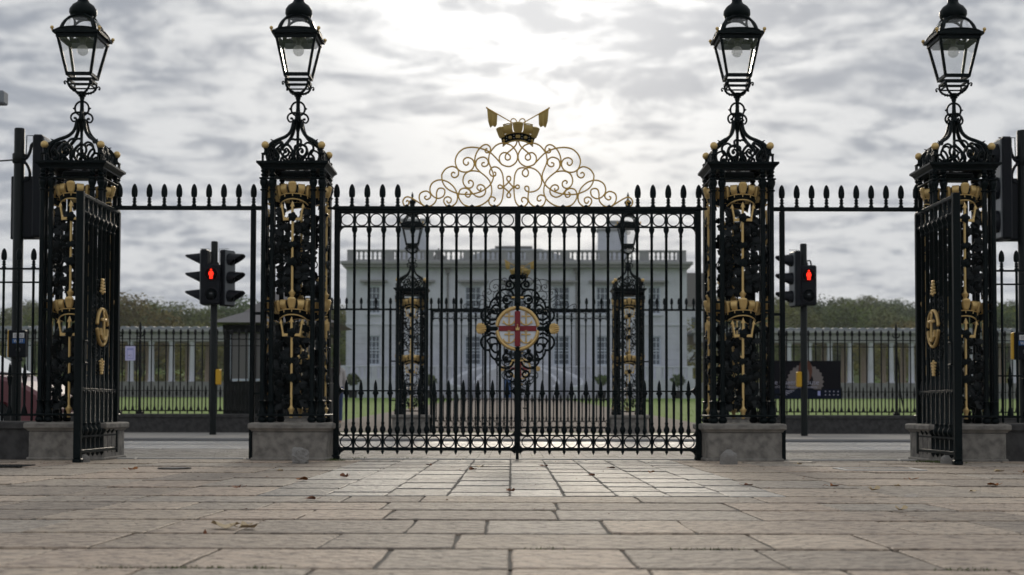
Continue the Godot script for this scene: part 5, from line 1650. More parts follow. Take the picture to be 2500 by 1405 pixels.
func side_frame(s: float) -> Node3D:
	var o := Node3D.new()
	o.name = "gateway"
	add_child(o, true)
	tag(o, "x", "gateway", "spiked frames over the side openings")
	put("crossbar", Mb.new().box(Vector3(s * 3.04, 2.307, 0), Vector3(1.46, 0.036, 0.045), 0.005).done(), M.iron, o)
	put("post", Mb.new().box(Vector3(s * 2.432, 1.146, 0), Vector3(0.046, 2.286, 0.046), 0.006).done(), M.iron, o)
	put("tie_bar", Mb.new().box(Vector3(s * 2.37, 1.336, 0), Vector3(0.085, 0.025, 0.03)).done(), M.iron, o)
	put("tie_bar", Mb.new().box(Vector3(s * 2.37, 0.60, 0), Vector3(0.085, 0.02, 0.03)).done(), M.iron, o)
	for k in 10: put("spearhead", G.spear, M.iron, o, at(s * (2.432 + 0.1372 * k), 2.325, 0))
	return o

func side_leaf(s: float, label: String) -> void:
	# swung fully open towards the forecourt, hinged at the outer pier
	var o := thing("side_gate_leaf", Vector3(s * 3.705, 0, -0.10), label, "gate", "open leaves of the side gates")
	o.rotation.y = -PI / 2
	leaf_frame(o, 1.0, 1.14, 8)
	# the leaf runs from its hinge towards the camera: turn so that local +x points to +z
	var cx := 0.57
	var sc := Transform3D(Basis.from_scale(Vector3(0.78, 0.84, 0.9)), Vector3(cx, 1.18, 0))
	for f in 2:
		var b := Transform3D(Basis(Vector3.UP, PI * f), Vector3())
		for m in G.em_scroll: put("badge_scroll", m, M.iron, o, sc * b)
		for q in G.em_boss_at: put("badge_boss", G.em_boss, M.iron, o, sc * b * Transform3D(Basis(), q))
		for v in 2:
			for h in 2:
				var rb := Basis(Vector3.UP, PI * h) * Basis(Vector3(1, 0, 0), PI * v)
				put("rope_border", G.em_rope, M.gold, o, sc * Transform3D(rb, Vector3(0, 0, 0.034 * (1 - 2 * f))))
		put("badge_disc", Mb.new().lathe([[0.0, -0.004], [0.17, -0.004], [0.17, 0.004], [0.0, 0.004]], 20).done(), M.iron, o, sc * Transform3D(Basis(Vector3(1, 0, 0), PI / 2), Vector3(0, 0, 0.02 * (1 - 2 * f))))
		put("anchor", G.anchor, M.gold, o, Transform3D(b.basis.scaled(Vector3(2.0, 2.4, 2.4)), Vector3(cx, 1.19, 0.045 * (1 - 2 * f))))
		for v in [[1.535, 1.0], [0.835, -1.0]]:
			var mb := Mb.new()
			for k in 5:
				mb.ball(Vector3(0, (k - 2) * 0.026 * v[1], 0.03), 0.015, 7, Vector3(0.8, 1.2, 0.8))
				for q in [-1, 1]: mb.ball(Vector3(q * (0.05 - k * 0.009), (k - 2) * 0.026 * v[1] + 0.012 * v[1], 0.03), 0.014, 6, Vector3(1.5, 0.8, 0.8))
			put("gilt_leaf", mb.done(), M.gold, o, Transform3D(b.basis, Vector3(cx, v[0], 0)))
	put("lock_box", Mb.new().box(Vector3(1.06, 0.94, 0), Vector3(0.065, 0.175, 0.075), 0.006).box(Vector3(1.06, 1.033, 0), Vector3(0.085, 0.012, 0.095), 0.003).box(Vector3(1.06, 0.846, 0), Vector3(0.085, 0.012, 0.095), 0.003).done(), M.iron, o)
	put("free_stile", Mb.new().box(Vector3(1.13, 1.17, 0), Vector3(0.05, 2.26, 0.062), 0.005).done(), M.iron, o)

func gates() -> void:
	emblem_shapes()
	var a := gate_leaf(-1.0)
	a.set_meta("label", "closed left leaf of the near black iron main gates with half the round badge")
	var b := gate_leaf(1.0)
	b.set_meta("label", "closed right leaf of the near black iron main gates, carrying the red cross's upright")
	var c := overthrow()
	c.set_meta("label", "gilded scroll crest with naval crown and two flags over the near main gates")
	var d := side_frame(-1.0)
	d.set_meta("label", "black spiked frame over the near left-hand side opening")
	var e := side_frame(1.0)
	e.set_meta("label", "black spiked frame over the near right-hand side opening")
	var far := Vector3(BACK_X, 0.03, BACK_Z)
	again(a, far, "left leaf of the far main gates across the road, seen through the near bars")
	again(b, far, "right leaf of the far main gates across the road, seen through the near bars")
	var cf := again(c, far, "dark scroll crest with gilt crown on the far gates, behind the near round badge")
	for q in cf.get_children():
		if q.name.begins_with("crest_scroll"): q.material_override = M.iron_far
	again(d, far, "spiked frame over the far gates' left side opening across the road")
	again(e, far, "spiked frame over the far gates' right side opening across the road")
	side_leaf(-1.0, "open black side gate leaf standing edge-on before the outer left pier")
	side_leaf(1.0, "open black side gate leaf standing edge-on before the outer right pier")

# ------------------------------------------------------------------ railings and their walls
func railing(x0: float, x1: float, y: float, z: float, standards: Array, label: String, wall_label: String, m: Material) -> void:
	var mid := (x0 + x1) / 2
	var o := thing("railing", Vector3(mid, y, z), label, "railing", "black spear-topped railings on low walls")
	var n := int(absf(x1 - x0) / 0.1365)
	for q in [[1.742, 0.016], [1.618, 0.014], [0.776, 0.013], [0.402, 0.022]]:
		put("rail", Mb.new().box(Vector3(0, q[0], 0), Vector3(absf(x1 - x0), q[1], 0.034), 0.003).done(), m, o)
	for k in n:
		var x := x0 + signf(x1 - x0) * (0.06 + 0.1365 * k) - mid
		put("bar", G.rail_bar, m, o, at(x, 0, 0))
		put("spearhead", G.spear, m, o, Transform3D(Basis.from_scale(Vector3(0.95, 0.88, 0.95)), Vector3(x, 1.75, 0)))
		put("dog_bar", G.rail_dog, m, o, at(x + 0.068, 0, 0))
	for sx in standards:
		var mb := Mb.new()
		mb.box(Vector3(0, 1.03, 0), Vector3(0.045, 1.40, 0.045), 0.004)
		mb.lathe([[0.03, 1.74], [0.02, 1.77], [0.022, 1.83], [0.034, 1.86], [0.016, 1.90], [0.026, 1.94], [0.022, 2.0], [0.0, 2.08]], 8)
		for s in [-1, 1]: mb.tube(spline(v3([[0.0, 1.80], [0.04, 1.80], [0.065, 1.84], [0.055, 1.88]]), 4).map(func(p): return Vector3(p.x * s, p.y, p.z)), 0.016, 6, false, 0.008)
		mb.box(Vector3(0, 0.36, 0), Vector3(0.11, 0.06, 0.11), 0.01)
		put("standard", mb.done(), m, o, at(sx - mid, 0, 0.0))
		put("stay", Mb.new().tube(spline([Vector3(0, 1.5, 0.02), Vector3(0.02, 1.2, 0.12), Vector3(0.03, 0.8, 0.14), Vector3(0.08, 0.4, 0.24)], 5), 0.014, 6).done(), m, o, at(sx - mid, 0, 0))
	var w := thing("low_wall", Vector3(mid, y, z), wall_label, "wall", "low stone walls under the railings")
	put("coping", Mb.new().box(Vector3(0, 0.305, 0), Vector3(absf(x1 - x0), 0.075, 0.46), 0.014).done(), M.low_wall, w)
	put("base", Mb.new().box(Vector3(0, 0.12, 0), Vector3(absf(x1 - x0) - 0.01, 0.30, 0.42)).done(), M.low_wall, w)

func railings() -> void:
	for s in [-1, 1]:
		var side: String = "left" if s < 0 else "right"
		railing(s * 4.39, s * 8.0, 0.0, 0.0, [], "near black railing at the %s edge beside the outer pier" % side, "low stone wall under the near %s railing" % side, M.iron)
		railing(s * 4.39 + BACK_X, s * 15.0, 0.03, BACK_Z, [-7.02, -7.42, -10.4] if s < 0 else [7.15, 10.4], "far black railing across the road, %s of the far gates" % side, "low dark stone wall under the far %s railing" % side, M.iron_far)
	# paper notice tied to the far left railing
	var o := thing("notice", Vector3(-7.19, 1.50, BACK_Z + 0.05), "pale lilac paper notice fixed on the far left railing", "notice")
	put("sheet", Mb.new().box(Vector3(), Vector3(0.19, 0.27, 0.006), 0.002).done(), M.paper, o)
	put("print", Mb.new().box(Vector3(0, 0.0, 0.004), Vector3(0.13, 0.20, 0.003)).done(), M.paper_blue, o)
	put("print", Mb.new().box(Vector3(0.002, -0.015, 0.006), Vector3(0.105, 0.145, 0.003)).done(), M.paper, o)
	for y in [-0.03, -0.045]: put("print", Mb.new().box(Vector3(-0.005, y, 0.008), Vector3(0.07, 0.004, 0.002)).done(), M.ink, o)
	# banner on the far right railing
	o = thing("banner", Vector3(5.35, 1.03, BACK_Z + 0.06), "dark printed banner with white lettering fixed on the far right railing", "banner")
	var sheet := put("sheet", Mb.new().box(Vector3(0, 0, 0), Vector3(1.49, 0.715, 0.008), 0.002).done(), M.banner, o)
	put("lower_band", Mb.new().box(Vector3(0, -0.265, 0.005), Vector3(1.485, 0.18, 0.004)).done(), M.banner_band, o)
	var mb := Mb.new()
	var p := []
	for k in 40:
		var a := -0.9 + (PI + 1.8) * k / 39.0
		var r := 0.36 if k % 2 else 0.325
		p.append(Vector2(cos(a) * r * 0.98, sin(a) * r * 0.93))
	for k in 40:
		var a := PI + 0.9 - (PI + 1.8) * k / 39.0
		p.append(Vector2(cos(a) * 0.15, 0.02 + sin(a) * 0.15))
	var clip := []
	for q in p: clip.append(Vector2(clampf(q.x, -0.7, 0.7), clampf(q.y - 0.03, -0.20, 0.353)))
	put("pale_ruff", Mb.new().at(0.08, 0.0, 0).prism(clip, 0.004, 0.007).done(), M.ruff, o)
	var el := []
	for k in 24: el.append(Vector2(0.08 + cos(TAU * k / 24) * 0.13, clampf(0.17 + sin(TAU * k / 24) * 0.22, -0.1, 0.354)))
	put("russet_oval", Mb.new().prism(el, 0.004, 0.009).done(), M.russet, o)
	el = []
	for k in 24: el.append(Vector2(0.08 + cos(TAU * k / 24) * 0.075, 0.06 + sin(TAU * k / 24) * 0.17))
	put("pale_oval", Mb.new().prism(el, 0.004, 0.011).done(), M.ruff, o)
	var word := func(t: String, size: int, px: float, x: float, y: float, m: Material) -> void:
		var tm := TextMesh.new()
		var f := SystemFont.new()
		f.font_names = PackedStringArray(["Droid Sans"])
		tm.font = f; tm.text = t; tm.font_size = size; tm.pixel_size = px; tm.depth = 0.004
		tm.horizontal_alignment = HORIZONTAL_ALIGNMENT_LEFT
		put("lettering", tm, m, o, at(x, y, 0.014))
	word.call("The Queen's House", 32, 0.0034, -0.615, -0.05, M.banner_text)
	word.call("Part of Royal Museums Greenwich", 32, 0.00185, -0.615, -0.135, M.banner_text)
	for k in 4: put("print", Mb.new().box(Vector3(-0.235 - k * 0.022, -0.205 - k * 0.024, 0.010), Vector3(0.22 - k * 0.044, 0.011, 0.003)).done(), M.banner_text, o)
	for k in 4:
		for r in 2: put("print", Mb.new().box(Vector3(0.455 + k * 0.078, -0.215 - r * 0.065, 0.010), Vector3(0.022, 0.022, 0.003), 0.001).done(), M.banner_text, o)
	put("print", Mb.new().box(Vector3(0.335, -0.25, 0.010), Vector3(0.05, 0.09, 0.003)).done(), M.paper_blue, o)

# ------------------------------------------------------------------ traffic lights
func visor(r: float, l: float) -> ArrayMesh:
	# a cowl over one lamp: long above, cut away below; opens along +z
	var mb := Mb.new()
	var n := 18
	for k in n:
		var e := []
		for j in 2:
			var t := -2.6 + 5.2 * (k + j) / n
			var len := l * (1.0 - smoothstep(0.7, 2.6, absf(t)) * 0.97)
			e.append([Vector3(sin(t) * r, cos(t) * r, 0), Vector3(sin(t) * r * 0.86, cos(t) * r * 0.86 - 0.012, len), Vector3(sin(t), cos(t), 0)])
		mb.tri(e[0][0], e[1][0], e[1][1], e[0][2], e[1][2], e[1][2])
		mb.tri(e[0][0], e[1][1], e[0][1], e[0][2], e[1][2], e[0][2])
		for v in e: v[2] = -v[2]
		mb.xf = Transform3D(Basis.from_scale(Vector3(0.97, 0.97, 1)), Vector3())
		mb.tri(e[0][0], e[1][0], e[1][1], e[0][2], e[1][2], e[1][2])
		mb.tri(e[0][0], e[1][1], e[0][1], e[0][2], e[1][2], e[0][2])
		mb.xf = Transform3D()
	return mb.done()

func vehicle_head(o: Node3D, p: Vector3, turn: float, h: float) -> void:
	if not G.has("visor"):
		G.visor = visor(0.115, 0.27)
		G.lens = Mb.new().ball(Vector3(), 0.10, 14, Vector3(1, 1, 0.3)).done()
		G.head_box = Mb.new().box(Vector3(0, 0.475, -0.055), Vector3(0.29, 0.95, 0.11), 0.018).done()
		G.head_back = Mb.new().box(Vector3(0, 0.475, 0.004), Vector3(0.25, 0.91, 0.02), 0.004).done()
	var b := put("signal_head", G.head_box, M.plastic, o, Transform3D(Basis(Vector3.UP, turn).scaled(Vector3(1, h / 0.95, 1)), p))
	put("face", G.head_back, M.grey_lens, b)
	for k in 3:
		put("lens", G.lens, M.lens, b, at(0, 0.165 + k * 0.31, 0.008))
		put("visor", G.visor, M.plastic, b, at(0, 0.165 + k * 0.31, 0.01))

func walk_head(o: Node3D, p: Vector3, turn: float, lit: bool) -> void:
	var b := put("crossing_signal", Mb.new().box(Vector3(0, 0.34, -0.06), Vector3(0.275, 0.68, 0.13), 0.022).done(), M.plastic, o, Transform3D(Basis(Vector3.UP, turn), p))
	for k in 2:
		var ring := []
		for i in 24: ring.append(Vector3(cos(TAU * i / 24) * 0.112, 0.165 + k * 0.34 + sin(TAU * i / 24) * 0.112, 0.012))
		put("lamp_rim", Mb.new().tube(ring, 0.013, 6, true).done(), M.plastic, b)
		put("lens", Mb.new().ball(Vector3(0, 0, 0), 0.104, 16, Vector3(1, 1, 0.12)).done(), M.lens, b, at(0, 0.165 + k * 0.34, 0.006))
	if lit:
		var man := Mb.new()
		man.ball(Vector3(0, 0.066, 0), 0.017, 10, Vector3(1, 1.1, 0.3))
		man.prism([[-0.015, 0.046], [0.015, 0.046], [0.032, 0.035], [0.038, 0.000], [0.034, -0.028], [0.026, -0.026], [0.027, -0.005], [0.025, -0.085], [0.006, -0.085], [0.0, -0.045], [-0.006, -0.085], [-0.025, -0.085], [-0.027, -0.005], [-0.026, -0.026], [-0.034, -0.028], [-0.038, 0.000], [-0.032, 0.035]], -0.003, 0.003)
		put("red_man_lamp", man.done(), M.led, b, at(0, 0.512, 0.024))
		var l := OmniLight3D.new()
		l.name = "red_man_glow"; l.light_color = Color(1.0, 0.12, 0.05); l.light_energy = 0.006; l.light_size = 0.04; l.omni_range = 6.0; l.omni_attenuation = 2.0; l.shadow_enabled = true
		b.add_child(l)
		l.position = Vector3(0, 0.512, 0.05)
		put("glint", Mb.new().box(Vector3(0.0, 0.185, 0.022), Vector3(0.045, 0.012, 0.002)).done(), M.grey_lens, b)

func cable(o: Node3D, pts: Array, r := 0.014) -> void:
	put("cable", Mb.new().tube(spline(pts, 5), r, 6).done(), M.plastic, o)

func signals() -> void:
	# across the road, left of the main gates
	var z := zd(18.9)
	var o := thing("traffic_light", Vector3(-5.085, 0.03, z), "black traffic light with red man across the road, left of the inner left pier", "traffic light", "traffic lights at the crossing")
	put("pole", Mb.new().lathe([[0.058, 0.0], [0.058, 3.255], [0.05, 3.265], [0.0, 3.27]], 14).done(), M.pole, o)
	walk_head(o, Vector3(-0.02, 2.19, 0.14), 0.0, true)
	vehicle_head(o, Vector3(-0.20, 2.18, 0.0), -PI / 2 - 0.04, 0.94)
	vehicle_head(o, Vector3(0.255, 2.17, -0.04), PI / 2 - 0.50, 0.95)
	for s in [-1, 1]:
		cable(o, [Vector3(s * 0.05, 2.85, 0), Vector3(s * 0.09, 2.84, 0.0), Vector3(s * 0.12, 2.90, 0), Vector3(s * 0.14, 2.98, 0), Vector3(s * 0.2, 2.99, 0)], 0.013)
		put("bracket", Mb.new().tube([Vector3(s * 0.08, 2.84, 0), Vector3(s * 0.085, 3.14, 0), Vector3(s * 0.24, 3.14, 0)], 0.005, 5).done(), M.pole, o)
	put("clamp", Mb.new().lathe([[0.07, 2.80], [0.078, 2.81], [0.078, 2.90], [0.07, 2.91]], 12).done(), M.pole, o)
	put("push_button_box", Mb.new().box(Vector3(0.092, 0.97, 0.02), Vector3(0.08, 0.26, 0.11), 0.012).done(), M.yellow, o)
	# across the road, right of the main gates
	o = thing("traffic_light", Vector3(4.875, 0.03, z), "black traffic light with red man across the road, right of the inner right pier", "traffic light", "traffic lights at the crossing")
	put("pole", Mb.new().lathe([[0.058, 0.0], [0.058, 3.235], [0.05, 3.245], [0.0, 3.25]], 14).done(), M.pole, o)
	walk_head(o, Vector3(0.055, 2.19, 0.14), 0.0, true)
	vehicle_head(o, Vector3(-0.20, 2.17, 0.05), -PI / 2 + 0.16, 0.94)
	cable(o, [Vector3(-0.05, 2.88, 0), Vector3(-0.09, 2.87, 0.0), Vector3(-0.12, 2.93, 0), Vector3(-0.14, 3.0, 0), Vector3(-0.2, 3.01, 0)], 0.013)
	cable(o, [Vector3(0.05, 2.95, 0.02), Vector3(0.10, 2.95, 0.05), Vector3(0.12, 2.86, 0.06)], 0.013)
	put("bracket", Mb.new().tube([Vector3(-0.08, 2.86, 0), Vector3(-0.085, 3.14, 0), Vector3(-0.24, 3.14, 0)], 0.005, 5).done(), M.pole, o)
	put("clamp", Mb.new().lathe([[0.07, 2.82], [0.078, 2.83], [0.078, 2.92], [0.07, 2.93]], 12).done(), M.pole, o)
	put("push_button_box", Mb.new().box(Vector3(-0.092, 0.95, 0.02), Vector3(0.08, 0.26, 0.11), 0.012).done(), M.yellow, o)
	# the two on this side of the road, seen from behind
	var zn := zd(12.3)
	for s in [-1.0, 1.0]:
		var px := -5.49 if s < 0 else 5.575
		o = thing("traffic_light", Vector3(px, 0.0, zn), "tall black traffic light seen from behind at the %s edge, behind the near railing" % ("left" if s < 0 else "right"), "traffic light", "traffic lights at the crossing")
		put("pole", Mb.new().lathe([[0.056, 0.0], [0.056, 3.54], [0.05, 3.55], [0.0, 3.552]], 16).done(), M.pole, o)
		var fx := 1.0 if s < 0 else -1.0
		var hx := fx * (0.30 if s < 0 else 0.27)
		vehicle_head(o, Vector3(hx, 2.33, 0.0), fx * PI / 2, 1.13)
		walk_head(o, Vector3(fx * 0.06, 2.33, -0.12), PI, false)
		put("backing_plate", Mb.new().box(Vector3(fx * 0.09, 2.68, -0.08), Vector3(0.40, 0.70, 0.04), 0.008).done(), M.plastic, o)
		cable(o, [Vector3(fx * 0.05, 3.22, 0.03), Vector3(fx * 0.09, 3.21, 0.04), Vector3(fx * 0.13, 3.28, 0.04), Vector3(fx * 0.15, 3.37, 0.03), Vector3(fx * 0.22, 3.39, 0.02)], 0.017)
		cable(o, [Vector3(fx * 0.05, 3.18, 0.03), Vector3(fx * 0.10, 3.14, 0.04), Vector3(fx * 0.13, 3.05, 0.03), Vector3(fx * 0.10, 2.98, 0.0), Vector3(fx * 0.03, 2.96, 0.0)], 0.017)
		put("bracket", Mb.new().tube([Vector3(fx * 0.075, 3.22, 0), Vector3(fx * 0.08, 3.47, 0), Vector3(fx * 0.26, 3.47, 0)], 0.006, 5).done(), M.pole, o)
		put("bracket", Mb.new().tube([Vector3(-fx * 0.06, 3.20, 0), Vector3(-fx * 0.2, 3.19, 0), Vector3(-fx * 0.6, 3.19, 0)], 0.009, 5).done(), M.pole, o)
		put("clamp", Mb.new().lathe([[0.066, 3.16], [0.074, 3.17], [0.074, 3.26], [0.066, 3.27]], 12).done(), M.pole, o)
		# push-button unit
		var bx := 0.045 if s < 0 else -0.06
		var u := put("push_button_box", Mb.new().box(Vector3(bx, 1.165, 0.09), Vector3(0.19, 0.30, 0.07), 0.012).done(), M.plastic, o)
		put("yellow_side", Mb.new().box(Vector3(bx - 0.085, 1.165, 0.075), Vector3(0.045, 0.295, 0.075), 0.008).done(), M.yellow, u)
		put("instruction_panel", Mb.new().box(Vector3(bx + 0.02, 1.255, 0.127), Vector3(0.12, 0.055, 0.006)).done(), M.white, u)
		put("wait_panel", Mb.new().box(Vector3(bx + 0.02, 1.195, 0.127), Vector3(0.135, 0.05, 0.006)).done(), M.blue, u)
		var tm := TextMesh.new()
		var f := SystemFont.new()
		f.font_names = PackedStringArray(["Droid Sans"])
		tm.font = f; tm.text = "WAIT"; tm.font_size = 24; tm.pixel_size = 0.0018; tm.depth = 0.003
		put("lettering", tm, M.white, u, at(bx + 0.02, 1.195, 0.132))
		put("button", Mb.new().at(bx + 0.02, 1.10, 0.13).ball(Vector3(), 0.026, 12, Vector3(1, 1, 0.4)).done(), M.grey_lens, u)
		for k in 3: put("print", Mb.new().box(Vector3(bx + 0.02, 1.240 + k * 0.014, 0.132), Vector3(0.095, 0.004, 0.002)).done(), M.ink, u)
		put("hanging_cable", Mb.new().tube(spline([Vector3(bx + 0.03, 1.02, 0.09), Vector3(bx + 0.05, 0.99, 0.1), Vector3(bx + 0.02, 0.98, 0.1)], 4), 0.012, 6).done(), M.plastic, u)
	# camera on its own mast at the left edge
	o = thing("security_camera", Vector3(-5.99, 0.0, zn - 0.5), "grey boxy security camera on a mast at the upper left edge", "camera")
	put("mast", Mb.new().lathe([[0.045, 0.0], [0.045, 3.86]], 12).done(), M.pole, o)
	put("mast_sleeve", Mb.new().lathe([[0.05, 3.42], [0.05, 3.70]], 12).done(), M.red, o)
	var c := put("housing", Mb.new().box(Vector3(0.0, 4.00, 0), Vector3(0.32, 0.15, 0.16), 0.015).done(), M.lead, o)
	put("tilt_head", Mb.new().box(Vector3(0.0, 3.93, 0), Vector3(0.13, 0.06, 0.12), 0.01).lathe([[0.05, 3.80], [0.05, 3.91]], 10).done(), M.plastic, c)
	put("connector", Mb.new().tube([Vector3(0.02, 3.85, 0.03), Vector3(0.09, 3.80, 0.04)], 0.012, 6).done(), M.plastic, c)

# ------------------------------------------------------------------ a person, a car
func body(bones: Array, cell: float) -> ArrayMesh:
	# smooth union of tapered capsules, meshed as surface nets
	var lo := Vector3.INF
	var hi := -Vector3.INF
	for b in bones:
		for k in 2:
			var r: float = maxf(b[2], b[3]) + cell * 3
			lo = lo.min(b[k] - Vector3.ONE * r); hi = hi.max(b[k] + Vector3.ONE * r)
	var n := Vector3i(((hi - lo) / cell).ceil()) + Vector3i.ONE
	var f := PackedFloat32Array()
	f.resize(n.x * n.y * n.z)
	var dist := func(p: Vector3) -> float:
		var d := 9.0
		for b in bones:
			var ab: Vector3 = b[1] - b[0]
			var t := clampf((p - b[0]).dot(ab) / maxf(ab.length_squared(), 1e-9), 0.0, 1.0)
			var q: Vector3 = p - b[0] - ab * t
			if b.size() > 4: q.z *= b[4]
			var e := q.length() - lerpf(b[2], b[3], t)
			var h := clampf(0.5 + 0.5 * (d - e) / 0.03, 0.0, 1.0)
			d = lerpf(d, e, h) - 0.03 * h * (1.0 - h)
		return d
	var i := 0
	for z in n.z:
		for y in n.y:
			for x in n.x:
				f[i] = dist.call(lo + Vector3(x, y, z) * cell)
				i += 1
	var vert := {}
	for z in n.z - 1:
		for y in n.y - 1:
			for x in n.x - 1:
				var s := Vector3()
				var m := 0
				for e in [[0, 0, 0, 1, 0, 0], [0, 1, 0, 1, 1, 0], [0, 0, 1, 1, 0, 1], [0, 1, 1, 1, 1, 1], [0, 0, 0, 0, 1, 0], [1, 0, 0, 1, 1, 0], [0, 0, 1, 0, 1, 1], [1, 0, 1, 1, 1, 1], [0, 0, 0, 0, 0, 1], [1, 0, 0, 1, 0, 1], [0, 1, 0, 0, 1, 1], [1, 1, 0, 1, 1, 1]]:
					var a := f[x + e[0] + n.x * (y + e[1] + n.y * (z + e[2]))]
					var b := f[x + e[3] + n.x * (y + e[4] + n.y * (z + e[5]))]
					if (a < 0.0) != (b < 0.0):
						s += Vector3(e[0], e[1], e[2]).lerp(Vector3(e[3], e[4], e[5]), a / (a - b))
						m += 1
				if m: vert[Vector3i(x, y, z)] = lo + (Vector3(x, y, z) + s / m) * cell
	var mb := Mb.new()
	var nrm := func(p: Vector3) -> Vector3:
		var h := cell * 0.5
		return Vector3(dist.call(p + Vector3(h, 0, 0)) - dist.call(p - Vector3(h, 0, 0)), dist.call(p + Vector3(0, h, 0)) - dist.call(p - Vector3(0, h, 0)), dist.call(p + Vector3(0, 0, h)) - dist.call(p - Vector3(0, 0, h))).normalized()
	var ns := {}
	for k in vert: ns[k] = nrm.call(vert[k])
	for k in vert:
		for ax in 3:
			var u := (ax + 1) % 3
			var w := (ax + 2) % 3
			if k[u] < 1 or k[w] < 1: continue
			var e: Vector3i = k
			e[ax] += 1
			if (f[k.x + n.x * (k.y + n.y * k.z)] < 0.0) == (f[e.x + n.x * (e.y + n.y * e.z)] < 0.0): continue
			var c1: Vector3i = k; c1[u] -= 1
			var c2: Vector3i = c1; c2[w] -= 1
			var c3: Vector3i = k; c3[w] -= 1
			if not (vert.has(c1) and vert.has(c2) and vert.has(c3)): continue
			mb.tri(vert[k], vert[c1], vert[c2], ns[k], ns[c1], ns[c2])
			mb.tri(vert[k], vert[c2], vert[c3], ns[k], ns[c2], ns[c3])
	return mb.done()

func people_and_car() -> void:
	var z := zd(26.5)
	var o := thing("person", Vector3(-4.21, land(-4.21, z), z), "person in pale jumper and blue jeans standing with back turned, beyond the inner left pier", "person", "", PI + 0.5)
	var V := func(x: float, y: float, zz: float) -> Vector3: return Vector3(x, y, zz)
	put("body", body([
		[Vector3(0, 1.435, 0.01), Vector3(0, 1.50, 0.02), 0.072, 0.078], [Vector3(0, 1.30, 0), Vector3(0, 1.42, 0.01), 0.05, 0.05], [Vector3(-0.12, 1.25, 0), Vector3(0.12, 1.25, 0), 0.06, 0.06],
		[Vector3(0, 0.85, 0), Vector3(0, 1.2, 0), 0.10, 0.11], [Vector3(-0.08, 0.80, 0), Vector3(-0.09, 0.45, 0.02), 0.08, 0.055], [Vector3(0.08, 0.80, 0), Vector3(0.09, 0.45, 0.03), 0.08, 0.055],
		[Vector3(-0.09, 0.45, 0.02), Vector3(-0.09, 0.08, 0), 0.055, 0.035], [Vector3(0.09, 0.45, 0.03), Vector3(0.10, 0.08, 0), 0.055, 0.035], [Vector3(-0.09, 0.05, -0.02), Vector3(-0.10, 0.035, 0.14), 0.042, 0.032], [Vector3(0.10, 0.05, -0.02), Vector3(0.11, 0.035, 0.14), 0.042, 0.032],
		[Vector3(0.17, 1.23, 0), Vector3(0.22, 0.98, 0.02), 0.045, 0.036], [Vector3(0.22, 0.98, 0.02), Vector3(0.16, 0.80, 0.14), 0.036, 0.026], [Vector3(-0.17, 1.23, 0), Vector3(-0.22, 0.98, 0.02), 0.045, 0.036], [Vector3(-0.22, 0.98, 0.02), Vector3(-0.20, 0.76, 0.08), 0.036, 0.026],
		[Vector3(0.16, 0.80, 0.14), Vector3(0.14, 0.73, 0.18), 0.03, 0.022], [Vector3(-0.20, 0.76, 0.08), Vector3(-0.20, 0.68, 0.10), 0.03, 0.022], [Vector3(0, 1.45, 0.09), Vector3(0, 1.435, 0.10), 0.014, 0.016],
	], 0.018), M.skin, o)
	put("jumper", body([
		[Vector3(-0.13, 1.245, 0), Vector3(0.13, 1.245, 0), 0.078, 0.078], [Vector3(0, 0.80, 0), Vector3(0, 1.2, 0), 0.165, 0.14, 1.3], [Vector3(0.17, 1.23, 0), Vector3(0.235, 0.98, 0.02), 0.062, 0.058], [Vector3(0.235, 0.98, 0.02), Vector3(0.165, 0.82, 0.13), 0.056, 0.045],
		[Vector3(-0.17, 1.23, 0), Vector3(-0.235, 0.98, 0.02), 0.062, 0.058], [Vector3(-0.235, 0.98, 0.02), Vector3(-0.205, 0.78, 0.075), 0.056, 0.045],
	], 0.02), M.jumper, o)
	put("jeans", body([
		[Vector3(-0.06, 0.80, 0), Vector3(0.06, 0.80, 0), 0.125, 0.125], [Vector3(-0.085, 0.78, 0), Vector3(-0.095, 0.45, 0.02), 0.098, 0.078], [Vector3(0.085, 0.78, 0), Vector3(0.095, 0.45, 0.03), 0.098, 0.078], [Vector3(-0.095, 0.45, 0.02), Vector3(-0.095, 0.11, 0), 0.078, 0.07], [Vector3(0.095, 0.45, 0.03), Vector3(0.10, 0.11, 0), 0.078, 0.07],
	], 0.02), M.denim, o)
	put("hair", body([
		[Vector3(0, 1.50, -0.015), Vector3(0, 1.44, -0.035), 0.088, 0.082], [Vector3(-0.03, 1.40, -0.06), Vector3(-0.03, 1.16, -0.085), 0.06, 0.035], [Vector3(0.03, 1.40, -0.06), Vector3(0.035, 1.14, -0.085), 0.06, 0.035],
	], 0.014), M.hair, o)
	# red car waiting on the road, nose to the right, cut off by the frame's edge
	o = thing("car", Vector3(-7.95, -0.04, zd(14.9)), "red car on the road behind the near left railing, windscreen white with sky", "car")
	var prof := [[-1.95, 0.30], [-1.98, 0.62], [-1.90, 0.88], [-1.75, 0.98], [1.15, 0.98], [1.62, 0.86], [1.90, 0.70], [1.97, 0.50], [1.95, 0.28], [1.62, 0.24], [1.58, 0.40], [1.46, 0.54], [1.26, 0.58], [1.06, 0.54], [0.94, 0.40], [0.90, 0.24], [-0.90, 0.24], [-0.94, 0.40], [-1.06, 0.54], [-1.26, 0.58], [-1.46, 0.54], [-1.58, 0.40], [-1.62, 0.24]]
	put("car_body", Mb.new().prism(prof, -0.84, 0.84, 0.05).done(), M.car_red, o)
	put("cabin", Mb.new().prism([[-1.70, 0.95], [-1.35, 1.42], [-0.9, 1.50], [0.10, 1.50], [0.45, 1.42], [1.30, 0.95]], -0.74, 0.74, 0.08).done(), M.car_red, o)
	put("side_window", Mb.new().prism([[-1.45, 1.0], [-1.22, 1.36], [-0.62, 1.42], [-0.62, 1.0]], 0.0, 0.745).done(), M.car_glass, o)
